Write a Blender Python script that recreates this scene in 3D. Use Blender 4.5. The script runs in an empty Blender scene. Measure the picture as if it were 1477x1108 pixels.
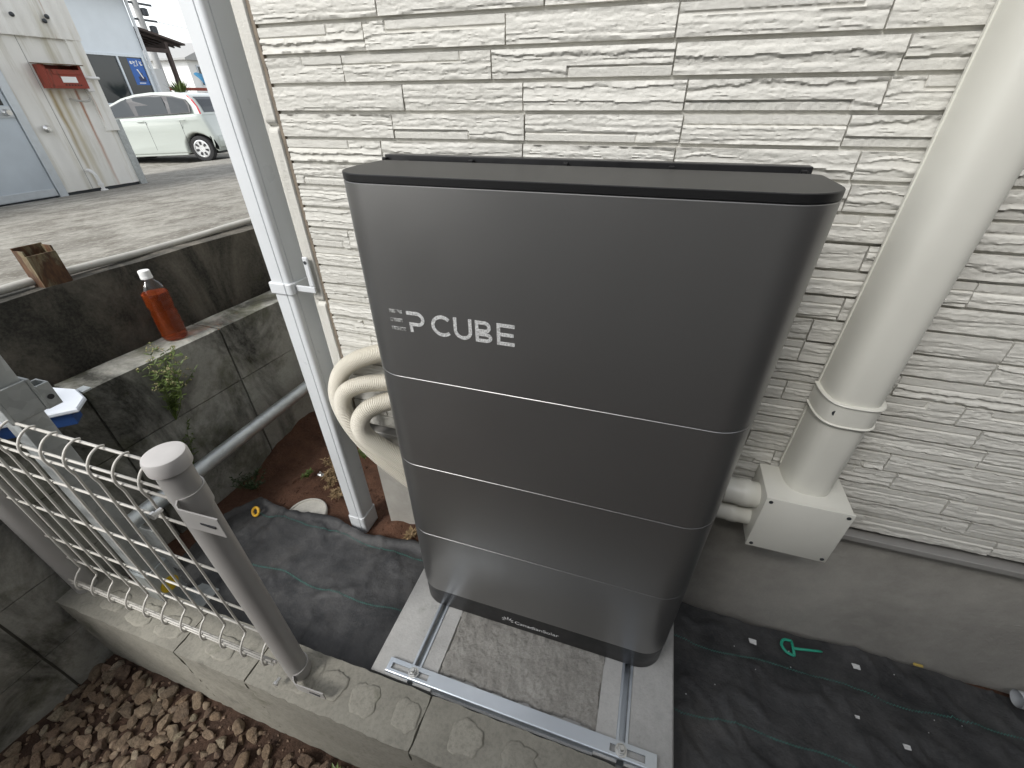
import bpy, bmesh, math, random
import numpy as np
from mathutils import Vector, Matrix

random.seed(7)
RNG = np.random.RandomState(11)
S = bpy.context.scene
COL = S.collection
R = math.radians

# ------------------------------------------------------------------ camera
cam_d = bpy.data.cameras.new('camera')
cam = bpy.data.objects.new('camera', cam_d)
COL.objects.link(cam)
RM = [[0.9535006610688985, 0.16286633034992998, -0.25359622982118774],
      [0.3013109800289577, -0.5344970795521266, 0.7896357168113891],
      [-0.006941372714547246, -0.8293295065223442, -0.5587167323038059]]
cam.matrix_world = Matrix([[RM[i][0], -RM[i][1], -RM[i][2], (0.0, -0.53, 1.215)[i]] for i in range(3)] + [[0, 0, 0, 1]])
cam_d.sensor_fit = 'HORIZONTAL'
cam_d.sensor_width = 36.0
cam_d.lens = 14.94
cam_d.clip_start = 0.02
cam_d.clip_end = 2000
S.camera = cam

# ------------------------------------------------------------------ sky, sun, exposure
SUN = Vector((-0.27, -0.67, 0.69)).normalized()
SUN_EL = math.asin(SUN.z)
SUN_ROT = math.atan2(SUN.x, SUN.y)
w = bpy.data.worlds.new('World'); S.world = w; w.use_nodes = True
nt = w.node_tree; nt.nodes.clear()
sky = nt.nodes.new('ShaderNodeTexSky'); sky.sky_type = 'NISHITA'; sky.sun_disc = False
sky.sun_elevation = SUN_EL; sky.sun_rotation = SUN_ROT
sky.air_density = 1.0; sky.dust_density = 1.0; sky.ozone_density = 1.0
hs = nt.nodes.new('ShaderNodeHueSaturation'); hs.inputs['Saturation'].default_value = 0.22
bg = nt.nodes.new('ShaderNodeBackground'); bg.inputs['Strength'].default_value = 0.15
ow = nt.nodes.new('ShaderNodeOutputWorld')
nt.links.new(sky.outputs[0], hs.inputs['Color']); nt.links.new(hs.outputs[0], bg.inputs['Color'])
nt.links.new(bg.outputs[0], ow.inputs['Surface'])
sun_d = bpy.data.lights.new('sun', 'SUN'); sun_d.energy = 1.4; sun_d.angle = R(21); sun_d.color = (1.0, 0.98, 0.95)
sun = bpy.data.objects.new('sun', sun_d); COL.objects.link(sun)
sun.rotation_euler = (-SUN).to_track_quat('-Z', 'Y').to_euler(); sun.location = (-6, -4, 8)
S.view_settings.view_transform = 'Standard'; S.view_settings.look = 'None'
S.view_settings.gamma = 1.0; S.view_settings.use_curve_mapping = False
S.view_settings.exposure = 1.15

# ------------------------------------------------------------------ object helpers
WL = {}                                     # world location of each object's origin
def tag(o, label=None, cat=None, group=None, kind=None):
    if label: o['label'] = label
    if cat: o['category'] = cat
    if group: o['group'] = group
    if kind: o['kind'] = kind
    return o
def empty(name, loc, label=None, cat=None, group=None):
    o = bpy.data.objects.new(name, None); COL.objects.link(o); o.location = loc
    o.empty_display_size = 0.05; WL[o] = Vector(loc)
    return tag(o, label, cat, group)
def mk(name, v, f, mat, smooth=35, mats=None, fm=None):
    me = bpy.data.meshes.new(name)
    me.from_pydata([tuple(map(float, p)) for p in v], [], [tuple(int(i) for i in q) for q in f])
    if mats:
        for m in mats: me.materials.append(m)
        me.polygons.foreach_set('material_index', fm)
    else: me.materials.append(mat)
    if smooth:
        me.polygons.foreach_set('use_smooth', [True]*len(me.polygons))
        if smooth < 180: me.set_sharp_from_angle(angle=R(smooth))
    me.update()
    return me
def obj(name, vf, mat, parent=None, smooth=35, local=False, recalc=False, mats=None, fm=None):
    """one mesh object; coordinates are world unless local; origin at its base (or at its parent's)"""
    v, f = vf
    v = np.asarray(v, float).reshape(-1, 3)
    if parent is not None: org = WL[parent] if not local else Vector((0, 0, 0))
    elif local: org = Vector((0, 0, 0))
    else: org = Vector(((v[:, 0].min()+v[:, 0].max())/2, (v[:, 1].min()+v[:, 1].max())/2, v[:, 2].min()))
    me = mk(name, v-np.array(org), f, mat, smooth, mats, fm)
    if recalc:
        b = bmesh.new(); b.from_mesh(me); bmesh.ops.recalc_face_normals(b, faces=b.faces); b.to_mesh(me); b.free()
    o = bpy.data.objects.new(name, me); COL.objects.link(o)
    if parent is not None: o.parent = parent; WL[o] = WL[parent].copy()
    else: o.location = org; WL[o] = Vector(org)
    return o
def inst(name, me, loc, parent=None, rot=(0, 0, 0), sc=(1, 1, 1)):
    o = bpy.data.objects.new(name, me); COL.objects.link(o)
    if parent is not None: o.parent = parent; o.location = Vector(loc)-WL[parent]
    else: o.location = loc
    o.rotation_euler = rot; o.scale = sc; WL[o] = Vector(loc)
    return o
def join(*parts):
    V = []; F = []; n = 0
    for v, f in parts:
        v = np.asarray(v, float).reshape(-1, 3)
        V.append(v); F += [tuple(i+n for i in q) for q in f]; n += len(v)
    return np.concatenate(V), F
def xf(vf, M):
    v = np.asarray(vf[0], float).reshape(-1, 3); M = np.array(M)
    return v @ M[:3, :3].T + M[:3, 3], vf[1]

# ------------------------------------------------------------------ shapes
def box(x0, x1, y0, y1, z0, z1, bev=0.0, seg=1):
    b = bmesh.new(); bmesh.ops.create_cube(b, size=1)
    for p in b.verts:
        p.co = Vector(((x0+x1)/2+p.co.x*(x1-x0), (y0+y1)/2+p.co.y*(y1-y0), (z0+z1)/2+p.co.z*(z1-z0)))
    if bev: bmesh.ops.bevel(b, geom=b.edges[:], offset=bev, segments=seg, profile=0.5, affect='EDGES')
    b.verts.index_update(); v = [p.co[:] for p in b.verts]; f = [[q.index for q in g.verts] for g in b.faces]
    b.free(); return np.array(v), f
def frames(P):
    P = np.asarray(P, float); T = np.gradient(P, axis=0); T /= np.linalg.norm(T, axis=1)[:, None]+1e-12
    a = np.array([0, 0, 1.0]) if abs(T[0][2]) < 0.9 else np.array([1.0, 0, 0])
    n = np.cross(T[0], a); n /= np.linalg.norm(n); N = []
    for t in T:
        n = n-t*(n@t); n /= np.linalg.norm(n)+1e-12; N.append(n.copy())
    N = np.array(N); return T, N, np.cross(T, N)
def tube(P, r, n=8, cap=True):
    P = np.asarray(P, float); m = len(P); T, N, B = frames(P)
    r = np.broadcast_to(np.asarray(r, float), (m,))
    a = np.linspace(0, 2*math.pi, n, endpoint=False)
    v = (P[:, None, :]+r[:, None, None]*(np.cos(a)[None, :, None]*N[:, None, :]+np.sin(a)[None, :, None]*B[:, None, :])).reshape(-1, 3)
    f = [(i*n+j, i*n+(j+1) % n, (i+1)*n+(j+1) % n, (i+1)*n+j) for i in range(m-1) for j in range(n)]
    if cap: f += [tuple(range(n-1, -1, -1)), tuple((m-1)*n+j for j in range(n))]
    return v, f
def lathe(prof, n=24, c=(0, 0, 0), axis='z'):
    """profile of (radius, height) turned about the axis"""
    a = np.linspace(0, 2*math.pi, n, endpoint=False); v = []; f = []
    for r, h in prof:
        for t in a: v.append((r*math.cos(t), r*math.sin(t), h))
    m = len(prof)
    f = [(i*n+j, i*n+(j+1) % n, (i+1)*n+(j+1) % n, (i+1)*n+j) for i in range(m-1) for j in range(n)]
    f += [tuple(range(n-1, -1, -1)), tuple((m-1)*n+j for j in range(n))]
    v = np.array(v)
    if axis == 'x': v = v[:, [2, 0, 1]]
    if axis == 'y': v = np.stack([v[:, 0], v[:, 2], -v[:, 1]], 1)
    return v+np.array(c, float), f
def smooth_path(P, k=10):
    P = np.asarray(P, float); Q = np.concatenate([[2*P[0]-P[1]], P, [2*P[-1]-P[-2]]]); out = []
    for i in range(1, len(Q)-2):
        p0, p1, p2, p3 = Q[i-1:i+3]
        for t in np.linspace(0, 1, k, endpoint=False):
            out.append(0.5*((2*p1)+(-p0+p2)*t+(2*p0-5*p1+4*p2-p3)*t*t+(-p0+3*p1-3*p2+p3)*t**3))
    out.append(P[-1]); return np.array(out)
def resample(P, step):
    P = np.asarray(P, float); d = np.r_[0, np.cumsum(np.linalg.norm(np.diff(P, axis=0), axis=1))]
    s = np.linspace(0, d[-1], max(2, int(d[-1]/step)))
    return np.stack([np.interp(s, d, P[:, i]) for i in range(3)], 1)
def prism(out, z0, z1, bev=0.0, plane='xy'):
    """closed outline (counter-clockwise) extruded z0..z1, edges chamfered by bev"""
    P = np.asarray(out, float); n = len(P)
    e = np.roll(P, -1, 0)-P; e /= np.linalg.norm(e, axis=1)[:, None]+1e-12
    nn = np.stack([e[:, 1], -e[:, 0]], 1); nv = nn+np.roll(nn, 1, 0); nv /= np.linalg.norm(nv, axis=1)[:, None]+1e-12
    rings = [(z0, 0), (z1, 0)] if not bev else [(z0, bev), (z0+bev, 0), (z1-bev, 0), (z1, bev)]
    v = []
    for z, o in rings:
        q = P-nv*o; v.append(np.c_[q, np.full(n, z)])
    v = np.concatenate(v); m = len(rings)
    f = [(i*n+j, i*n+(j+1) % n, (i+1)*n+(j+1) % n, (i+1)*n+j) for i in range(m-1) for j in range(n)]
    f += [tuple(range(n-1, -1, -1)), tuple((m-1)*n+j for j in range(n))]
    if plane == 'xz': v = np.stack([v[:, 0], -v[:, 2], v[:, 1]], 1)      # outline in x,z ; extruded toward -y
    if plane == 'yz': v = np.stack([v[:, 2], v[:, 0], v[:, 1]], 1)       # outline in y,z ; extruded along +x
    return v, f
def rrect(x0, x1, y0, y1, rs, n=8):
    """rounded rectangle, rs = radii at (x0y0, x1y0, x1y1, x0y1), counter-clockwise"""
    out = []
    for (cx, cy, sx, sy, a0), r in zip(((x0, y0, 1, 1, 180), (x1, y0, -1, 1, 270), (x1, y1, -1, -1, 0), (x0, y1, 1, -1, 90)), rs):
        for k in range(n+1):
            a = R(a0+90*k/n); out.append((cx+sx*r+r*math.cos(a), cy+sy*r+r*math.sin(a)))
    return out
def grid(nx, ny, fn):
    v = [fn(i/(nx-1), j/(ny-1)) for j in range(ny) for i in range(nx)]
    f = [(j*nx+i, j*nx+i+1, (j+1)*nx+i+1, (j+1)*nx+i) for j in range(ny-1) for i in range(nx-1)]
    return v, f
def hgrid(xs, ys, H):
    """height field: xs, ys 1-d, H[len(ys), len(xs)]"""
    X, Y = np.meshgrid(xs, ys); nx, ny = len(xs), len(ys)
    v = np.stack([X, Y, H], 2).reshape(-1, 3)
    f = [(j*nx+i, j*nx+i+1, (j+1)*nx+i+1, (j+1)*nx+i) for j in range(ny-1) for i in range(nx-1)]
    return v, f
def rough_box(x0, x1, y0, y1, z0, z1, step, amp, fr, seed=0, keep=None):
    """subdivided box whose skin is shaken by noise"""
    b = bmesh.new(); bmesh.ops.create_cube(b, size=1)
    dims = (x1-x0, y1-y0, z1-z0)
    for ax in range(3):
        cuts = int(dims[ax]/step)
        if cuts < 1: continue
        for k in range(1, cuts+1):
            co = Vector((0, 0, 0)); co[ax] = -0.5+k/(cuts+1); no = Vector((0, 0, 0)); no[ax] = 1
            bmesh.ops.bisect_plane(b, geom=b.verts[:]+b.edges[:]+b.faces[:], plane_co=co, plane_no=no)
    b.verts.index_update()
    v = np.array([p.co[:] for p in b.verts]); f = [[q.index for q in g.verts] for g in b.faces]; b.free()
    v = v*np.array(dims)+np.array([(x0+x1)/2, (y0+y1)/2, (z0+z1)/2])
    for ax in range(3):
        v[:, ax] += amp*(fbm3(v*fr+17.3*ax+seed*7.7, 3)-0.5)*2
    return v, f

# ------------------------------------------------------------------ numpy noise
def _h(i, j, k):
    n = (i.astype(np.int64)*73856093) ^ (j.astype(np.int64)*19349663) ^ (k.astype(np.int64)*83492791)
    n = (n*2654435761) & 0xffffffff; n = ((n >> 13) ^ n)*1274126177 & 0xffffffff
    return ((n >> 8) & 0xffff)/65535.0
def vn3(p):
    p = np.asarray(p, float); i = np.floor(p).astype(np.int64); t = p-i; t = t*t*(3-2*t); r = 0
    for a in (0, 1):
        for b in (0, 1):
            for c in (0, 1):
                wgt = (t[..., 0] if a else 1-t[..., 0])*(t[..., 1] if b else 1-t[..., 1])*(t[..., 2] if c else 1-t[..., 2])
                r = r+wgt*_h(i[..., 0]+a, i[..., 1]+b, i[..., 2]+c)
    return r
def fbm3(p, o=4):
    p = np.asarray(p, float); s = 0; a = 0.5; t = 0
    for k in range(o): s = s+a*vn3(p*(2.03**k)+k*31.7); t += a; a *= 0.5
    return s/t
def fbm2(x, y, o=4, z=0.0):
    return fbm3(np.stack(np.broadcast_arrays(x, y, np.full_like(np.asarray(x, float), z)), -1), o)

# ------------------------------------------------------------------ materials
class NT:
    def __init__(s, name):
        s.m = bpy.data.materials.new(name); s.m.use_nodes = True; s.t = s.m.node_tree; s.t.nodes.clear()
        s.out = s.t.nodes.new('ShaderNodeOutputMaterial'); s.b = s.t.nodes.new('ShaderNodeBsdfPrincipled')
        s.t.links.new(s.b.outputs[0], s.out.inputs['Surface']); s._tc = None; s._pos = None
    def n(s, typ, **kw):
        x = s.t.nodes.new(typ)
        for k, v in kw.items():
            if k in x.inputs: x.inputs[k].default_value = v
            else: setattr(x, k, v)
        return x
    def l(s, a, b): s.t.links.new(a, b)
    def co(s, world=True, scale=(1, 1, 1)):
        if world:
            g = s.n('ShaderNodeNewGeometry').outputs['Position']
        else:
            g = s.n('ShaderNodeTexCoord').outputs['Object']
        if tuple(scale) != (1, 1, 1):
            mp = s.n('ShaderNodeMapping'); mp.inputs['Scale'].default_value = scale; s.l(g, mp.inputs[0]); g = mp.outputs[0]
        return g
    def noise(s, co, scale, detail=6, rough=0.55, dist=0.0):
        x = s.n('ShaderNodeTexNoise'); x.inputs['Scale'].default_value = scale; x.inputs['Detail'].default_value = detail
        x.inputs['Roughness'].default_value = rough; x.inputs['Distortion'].default_value = dist; s.l(co, x.inputs['Vector'])
        return x.outputs['Fac']
    def ramp(s, fac, stops):
        x = s.n('ShaderNodeValToRGB'); e = x.color_ramp.elements
        while len(e) < len(stops): e.new(0.5)
        for k, (p, c) in enumerate(stops):
            e[k].position = p; e[k].color = (c, c, c, 1) if not hasattr(c, '__len__') else (*c, 1)
        s.l(fac, x.inputs[0]); return x.outputs[0]
    def mix(s, fac, a, b, mode='MIX'):
        x = s.n('ShaderNodeMix', data_type='RGBA', blend_type=mode)
        for k, v in ((0, fac), (6, a), (7, b)):
            if isinstance(v, (int, float)): x.inputs[k].default_value = v
            elif isinstance(v, (tuple, list)): x.inputs[k].default_value = (*v, 1)
            else: s.l(v, x.inputs[k])
        return x.outputs[2]
    def setc(s, c):
        if isinstance(c, (tuple, list)): s.b.inputs['Base Color'].default_value = (*c, 1)
        else: s.l(c, s.b.inputs['Base Color'])
    def bump(s, h, strength=0.3, dist=0.01, prev=None):
        x = s.n('ShaderNodeBump'); x.inputs['Strength'].default_value = strength; x.inputs['Distance'].default_value = dist
        s.l(h, x.inputs['Height'])
        if prev is not None: s.l(prev, x.inputs['Normal'])
        s.l(x.outputs[0], s.b.inputs['Normal']); return x.outputs[0]
    def p(s, **kw):
        for k, v in kw.items():
            k = k.replace('_', ' ')
            if hasattr(v, 'is_linked') : s.l(v, s.b.inputs[k])
            else: s.b.inputs[k].default_value = v
        return s
def simple(name, col, rough=0.5, metal=0.0, var=0.12, vs=18, bs=90, bump=0.08, bd=0.002, world=True, ao=None, stretch=(1, 1, 1)):
    m = NT(name); co = m.co(world, stretch)
    n1 = m.noise(co, vs, 5); f = m.ramp(n1, [(0.3, 1-var), (0.7, 1+var*0.6 if var < 0.6 else 1.0)])
    m.setc(m.mix(1.0, col, f, 'MULTIPLY')); m.p(Roughness=rough, Metallic=metal)
    r = m.ramp(m.noise(co, vs*2.3, 4), [(0.3, max(0.03, rough-0.07)), (0.7, min(1, rough+0.09))]); m.l(r, m.b.inputs['Roughness'])
    if bump: m.bump(m.noise(co, bs, 4), bump, bd)
    return m.m

def mat_concrete(name, col, mould=0.0, moss=0.0, rough=0.9, seed=0.0, grain=0.5, light=None):
    m = NT(name); co = m.co(True); mp = m.n('ShaderNodeMapping'); mp.inputs['Location'].default_value = (seed, seed*1.7, seed*0.3); m.l(co, mp.inputs[0]); co = mp.outputs[0]
    big = m.noise(co, 4.0, 8, 0.62, 0.4); fine = m.noise(co, 120, 4, 0.7); mid = m.noise(co, 26, 6, 0.65)
    c = m.mix(m.ramp(big, [(0.3, 0.0), (0.7, 1.0)]), tuple(x*0.78 for x in col), tuple(min(1, x*1.16) for x in col))
    c = m.mix(m.ramp(fine, [(0.35, 0.45*grain), (0.55, 0.0)]), c, tuple(x*0.45 for x in col))
    c = m.mix(m.ramp(mid, [(0.45, 0.0), (0.75, 0.35)]), c, tuple(min(1, x*1.35) for x in col))
    if mould:
        st = m.noise(m.co(True, (1, 1, 0.45)), 5.5, 8, 0.68, 0.6)
        k = m.ramp(st, [(0.66-0.32*mould, 0.0), (0.80-0.22*mould, 0.93)])
        c = m.mix(k, c, m.mix(m.ramp(fine, [(0.4, 0.0), (0.6, 1.0)]), (0.012, 0.012, 0.009), (0.04, 0.038, 0.03)))
    if moss:
        k = m.ramp(m.noise(co, 7, 8, 0.7, 0.3), [(0.62-0.15*moss, 0.0), (0.75-0.1*moss, 0.6)])
        c = m.mix(k, c, (0.055, 0.058, 0.018))
    m.setc(c); m.p(Roughness=rough)
    h = m.mix(0.5, m.noise(co, 55, 6, 0.7), fine)
    m.bump(h, 0.55, 0.004); return m.m

M = {}
# house siding: cream white paint on embossed board
m = NT('siding_paint'); co = m.co(True)
c = m.mix(m.ramp(m.noise(co, 3, 4), [(0.3, 0.0), (0.7, 1.0)]), (0.55, 0.537, 0.487), (0.605, 0.593, 0.545))
inf = m.n('ShaderNodeObjectInfo'); c = m.mix(1.0, c, m.ramp(inf.outputs['Random'], [(0, 0.94), (1, 1.03)]), 'MULTIPLY')
m.setc(c); m.p(Roughness=0.55); hb = m.mix(0.5, m.noise(m.co(True, (1, 1, 5)), 60, 5, 0.65), m.noise(co, 260, 3)); m.bump(hb, 0.45, 0.003)
M['siding'] = m.m
M['caulk'] = simple('joint_caulk', (0.20, 0.165, 0.125), 0.8, var=0.3, vs=40)
M['foundation'] = mat_concrete('foundation_render', (0.36, 0.345, 0.31), seed=3.1, grain=0.15)
M['flashing'] = simple('grey_flashing', (0.34, 0.33, 0.31), 0.45, 0.2, var=0.06)
M['white_pvc'] = simple('white_pvc', (0.64, 0.66, 0.67), 0.33, var=0.05, vs=7, bump=0.02)
M['ivory_pvc'] = simple('ivory_pvc', (0.66, 0.65, 0.585), 0.38, var=0.05, vs=6, bump=0.03, bs=200)
M['conduit'] = simple('ivory_conduit', (0.64, 0.605, 0.52), 0.5, var=0.07, vs=9, bump=0.02)
# battery cabinet: satin metallic paint
m = NT('cabinet_paint'); co = m.co(True)
m.setc((0.275, 0.272, 0.267)); m.p(Metallic=0.8, Roughness=0.34)
m.l(m.ramp(m.noise(co, 5, 3), [(0.3, 0.33), (0.7, 0.39)]), m.b.inputs['Roughness'])
m.bump(m.noise(co, 900, 2), 0.05, 0.0006); M['cabinet'] = m.m
m = NT('cabinet_lid_paint'); m.setc((0.014, 0.014, 0.0145)); m.p(Roughness=0.38); m.b.inputs['Specular IOR Level'].default_value = 0.30; m.bump(m.noise(m.co(True), 700, 2), 0.05, 0.0005); M['cabinet_lid'] = m.m
M['cabinet_dark'] = simple('cabinet_plinth_paint', (0.018, 0.018, 0.019), 0.36, 0.1, var=0.08, bs=700, bump=0.05, bd=0.0005)
m = NT('foil'); co = m.co(True); k = m.ramp(m.noise(co, 420, 4, 0.7), [(0.42, 0.0), (0.55, 1.0)])
m.setc(m.mix(k, (0.62, 0.62, 0.61), (0.95, 0.95, 0.93))); m.p(Metallic=0.30, Roughness=0.32); m.bump(m.noise(co, 300, 3), 0.5, 0.001); M['foil'] = m.m
m = NT('foil_worn'); co = m.co(True); k = m.ramp(m.noise(co, 130, 4, 0.7), [(0.42, 0.0), (0.56, 1.0)])
m.setc(m.mix(k, (0.26, 0.26, 0.255), (0.85, 0.85, 0.83))); m.p(Metallic=0.7, Roughness=0.3); m.bump(m.noise(co, 300, 3), 0.5, 0.001); M['foil_worn'] = m.m
M['print'] = simple('white_print', (0.80, 0.80, 0.79), 0.5, bump=0)
# slab and mortar
M['slab'] = mat_concrete('precast_concrete', (0.47, 0.463, 0.44), moss=0.15, seed=9.4, grain=0.35)
m = NT('wet_mortar'); co = m.co(True); n1 = m.noise(co, 160, 5, 0.7); n2 = m.noise(co, 14, 5)
c = m.mix(m.ramp(n2, [(0.3, 0.0), (0.7, 1.0)]), (0.30, 0.285, 0.255), (0.38, 0.365, 0.33)); c = m.mix(m.ramp(n1, [(0.35, 0.45), (0.6, 0.0)]), c, (0.14, 0.13, 0.115))
m.setc(c); m.p(Roughness=0.62); m.bump(n1, 0.8, 0.004); M['mortar'] = m.m
def galv(name, col, rough, sp=0.10, metal=0.85):
    m = NT(name); co = m.co(True)
    v = m.n('ShaderNodeTexVoronoi'); v.inputs['Scale'].default_value = 60; m.l(co, v.inputs['Vector'])
    f = m.ramp(v.outputs['Color'], [(0.0, 1-sp), (1.0, 1+sp)]); c = m.mix(1.0, col, f, 'MULTIPLY')
    c = m.mix(m.ramp(m.noise(co, 16, 6, 0.6), [(0.5, 0), (0.8, 0.4)]), c, tuple(x*0.65 for x in col))
    m.setc(c); m.p(Metallic=metal, Roughness=rough); m.l(m.ramp(m.noise(co, 30, 5), [(0.3, rough-0.1), (0.7, rough+0.15)]), m.b.inputs['Roughness'])
    m.bump(m.noise(co, 120, 3), 0.06, 0.002); return m.m
M['galv'] = galv('galvanised_steel', (0.60, 0.635, 0.64), 0.42)
M['galv_dull'] = galv('weathered_zinc', (0.43, 0.45, 0.445), 0.55, 0.14, 0.6)
M['zinc'] = simple('bright_zinc_plate', (0.62, 0.67, 0.72), 0.34, 0.85, var=0.08, vs=5, bs=40, bump=0.04)
M['bolt'] = simple('zinc_bolt', (0.68, 0.68, 0.66), 0.3, 0.9, var=0.1, bump=0)
M['fence'] = simple('fence_paint', (0.40, 0.385, 0.365), 0.42, 0.1, var=0.06, vs=8, bump=0.02)
M['fence_wire'] = simple('fence_wire_paint', (0.52, 0.50, 0.455), 0.42, 0.05, var=0.06, vs=20, bump=0.02)
M['fence_cap'] = simple('fence_cap_plastic', (0.60, 0.575, 0.55), 0.42, 0.0, var=0.06, vs=20, bump=0.02)
# ground
m = NT('weed_sheet_fabric'); co = m.co(True); n1 = m.noise(co, 9, 8, 0.66, 0.5); n2 = m.noise(co, 70, 5, 0.7)
c = m.mix(m.ramp(n1, [(0.30, 0.0), (0.80, 1.0)]), (0.020, 0.021, 0.023), (0.092, 0.090, 0.088))
c = m.mix(m.ramp(n2, [(0.52, 0.0), (0.78, 0.55)]), c, (0.10, 0.098, 0.092))
c = m.mix(m.ramp(m.noise(co, 5, 6, 0.7), [(0.56, 0.0), (0.75, 0.30)]), c, (0.085, 0.068, 0.052))
m.setc(c); m.p(Roughness=0.62)
wv = m.n('ShaderNodeTexWave'); wv.inputs['Scale'].default_value = 190; wv.inputs['Distortion'].default_value = 1.0; m.l(m.co(True), wv.inputs['Vector'])
b1 = m.bump(wv.outputs['Fac'], 0.15, 0.001); m.bump(m.noise(co, 34, 6, 0.6), 0.55, 0.008, b1); M['sheet'] = m.m
M['stitch'] = simple('green_stitch', (0.06, 0.23, 0.19), 0.6, var=0.5, vs=60, bump=0)
m = NT('soil'); co = m.co(True); n1 = m.noise(co, 18, 8, 0.7); n2 = m.noise(co, 150, 4, 0.7)
c = m.mix(m.ramp(n1, [(0.3, 0), (0.7, 1)]), (0.060, 0.025, 0.013), (0.135, 0.064, 0.036)); c = m.mix(m.ramp(n2, [(0.55, 0), (0.7, 0.6)]), c, (0.15, 0.095, 0.06))
m.setc(c); m.p(Roughness=0.95); m.bump(m.mix(0.5, m.noise(co, 60, 6, 0.7), n2), 0.9, 0.012); M['soil'] = m.m
m = NT('gravel_soil'); co = m.co(True); n1 = m.noise(co, 18, 8, 0.7); n2 = m.noise(co, 150, 4, 0.7)
c = m.mix(m.ramp(n1, [(0.3, 0), (0.7, 1)]), (0.030, 0.016, 0.010), (0.085, 0.046, 0.028)); c = m.mix(m.ramp(n2, [(0.55, 0), (0.7, 0.6)]), c, (0.12, 0.075, 0.048))
m.setc(c); m.p(Roughness=0.95); m.bump(m.mix(0.5, m.noise(co, 60, 6, 0.7), n2), 0.9, 0.012); M['gravel_soil'] = m.m
m = NT('river_stone'); co = m.co(False); inf = m.n('ShaderNodeObjectInfo')
cr = m.ramp(inf.outputs['Random'], [(0.0, (0.13, 0.088, 0.058)), (0.2, (0.20, 0.140, 0.090)), (0.4, (0.16, 0.122, 0.085)), (0.55, (0.26, 0.195, 0.132)), (0.7, (0.105, 0.072, 0.050)), (0.82, (0.24, 0.165, 0.115)), (0.92, (0.22, 0.185, 0.125)), (1.0, (0.32, 0.26, 0.19))])
add = m.n('ShaderNodeVectorMath', operation='ADD'); m.l(co, add.inputs[0]); m.l(inf.outputs['Random'], add.inputs[1]); co = add.outputs[0]
f = m.ramp(m.noise(co, 2.2, 8, 0.75), [(0.30, 1.1), (0.5, 1.9), (0.68, 2.9)]); c = m.mix(1.0, cr, f, 'MULTIPLY')
c = m.mix(m.ramp(m.noise(co, 4, 7, 0.75), [(0.50, 0.0), (0.66, 0.65)]), c, (0.065, 0.038, 0.024))
m.setc(c); m.p(Roughness=0.62); m.bump(m.noise(co, 5, 7, 0.75), 0.7, 0.25); M['stone'] = m.m
m = NT('small_stone_mix'); co = m.co(True); vo = m.n('ShaderNodeTexVoronoi'); vo.inputs['Scale'].default_value = 34; m.l(co, vo.inputs['Vector'])
cr = m.ramp(vo.outputs['Color'], [(0.0, (0.13, 0.088, 0.058)), (0.35, (0.22, 0.16, 0.105)), (0.6, (0.31, 0.235, 0.16)), (0.8, (0.16, 0.118, 0.082)), (1.0, (0.38, 0.31, 0.22))])
c = m.mix(m.ramp(m.noise(co, 60, 6, 0.7), [(0.5, 0.0), (0.7, 0.6)]), cr, (0.075, 0.042, 0.027)); m.setc(c); m.p(Roughness=0.75); m.bump(m.noise(co, 90, 5, 0.7), 0.5, 0.003); M['stone_fill'] = m.m
M['blockwall'] = mat_concrete('weathered_block', (0.35, 0.345, 0.305), mould=0.66, moss=0.75, seed=1.7)
M['castwall'] = mat_concrete('mouldy_cast_concrete', (0.16, 0.143, 0.115), mould=0.98, moss=0.1, seed=6.2)
M['footing'] = mat_concrete('footing_block', (0.26, 0.247, 0.207), mould=0.22, moss=0.35, seed=4.4, grain=0.8)
M['plug'] = mat_concrete('core_mortar', (0.295, 0.28, 0.235), moss=0.3, seed=8.8, grain=1.0)
M['blockjoint'] = mat_concrete('block_joint_mortar', (0.12, 0.115, 0.095), mould=0.5, seed=2.2)
# yard: old concrete paving
m = NT('yard_concrete'); co = m.co(True); n1 = m.noise(co, 1.3, 8, 0.65, 0.6); n2 = m.noise(m.co(True, (1, 1, 0.2)), 45, 6, 0.75); n3 = m.noise(co, 6, 7, 0.7, 0.3)
c = m.mix(m.ramp(n1, [(0.3, 0), (0.7, 1)]), (0.19, 0.18, 0.155), (0.36, 0.345, 0.30))
c = m.mix(m.ramp(n3, [(0.42, 0.0), (0.62, 0.85)]), c, (0.105, 0.093, 0.072))
c = m.mix(m.ramp(n2, [(0.52, 0.0), (0.68, 0.7)]), c, (0.44, 0.42, 0.37)); c = m.mix(m.ramp(n2, [(0.30, 0.7), (0.45, 0.0)]), c, (0.085, 0.08, 0.065))
m.setc(c); m.p(Roughness=0.88); m.bump(m.mix(0.5, n2, n3), 0.6, 0.008); M['yard'] = m.m
M['asphalt'] = simple('asphalt', (0.10, 0.10, 0.105), 0.85, var=0.25, vs=3, bs=60, bump=0.3)
M['green'] = simple('leaf', (0.10, 0.145, 0.030), 0.5, var=0.4, vs=60, bump=0)
M['leaf_dark'] = simple('leaf_dark', (0.035, 0.060, 0.018), 0.5, var=0.4, vs=60, bump=0)
M['flowerhead'] = simple('dry_seed_head', (0.34, 0.31, 0.16), 0.8, var=0.3, vs=60, bump=0)
M['drygrass'] = simple('dry_grass', (0.30, 0.21, 0.11), 0.8, var=0.4, vs=60, bump=0)
M['black'] = simple('dark_gap', (0.012, 0.012, 0.012), 0.7, bump=0)
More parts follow.
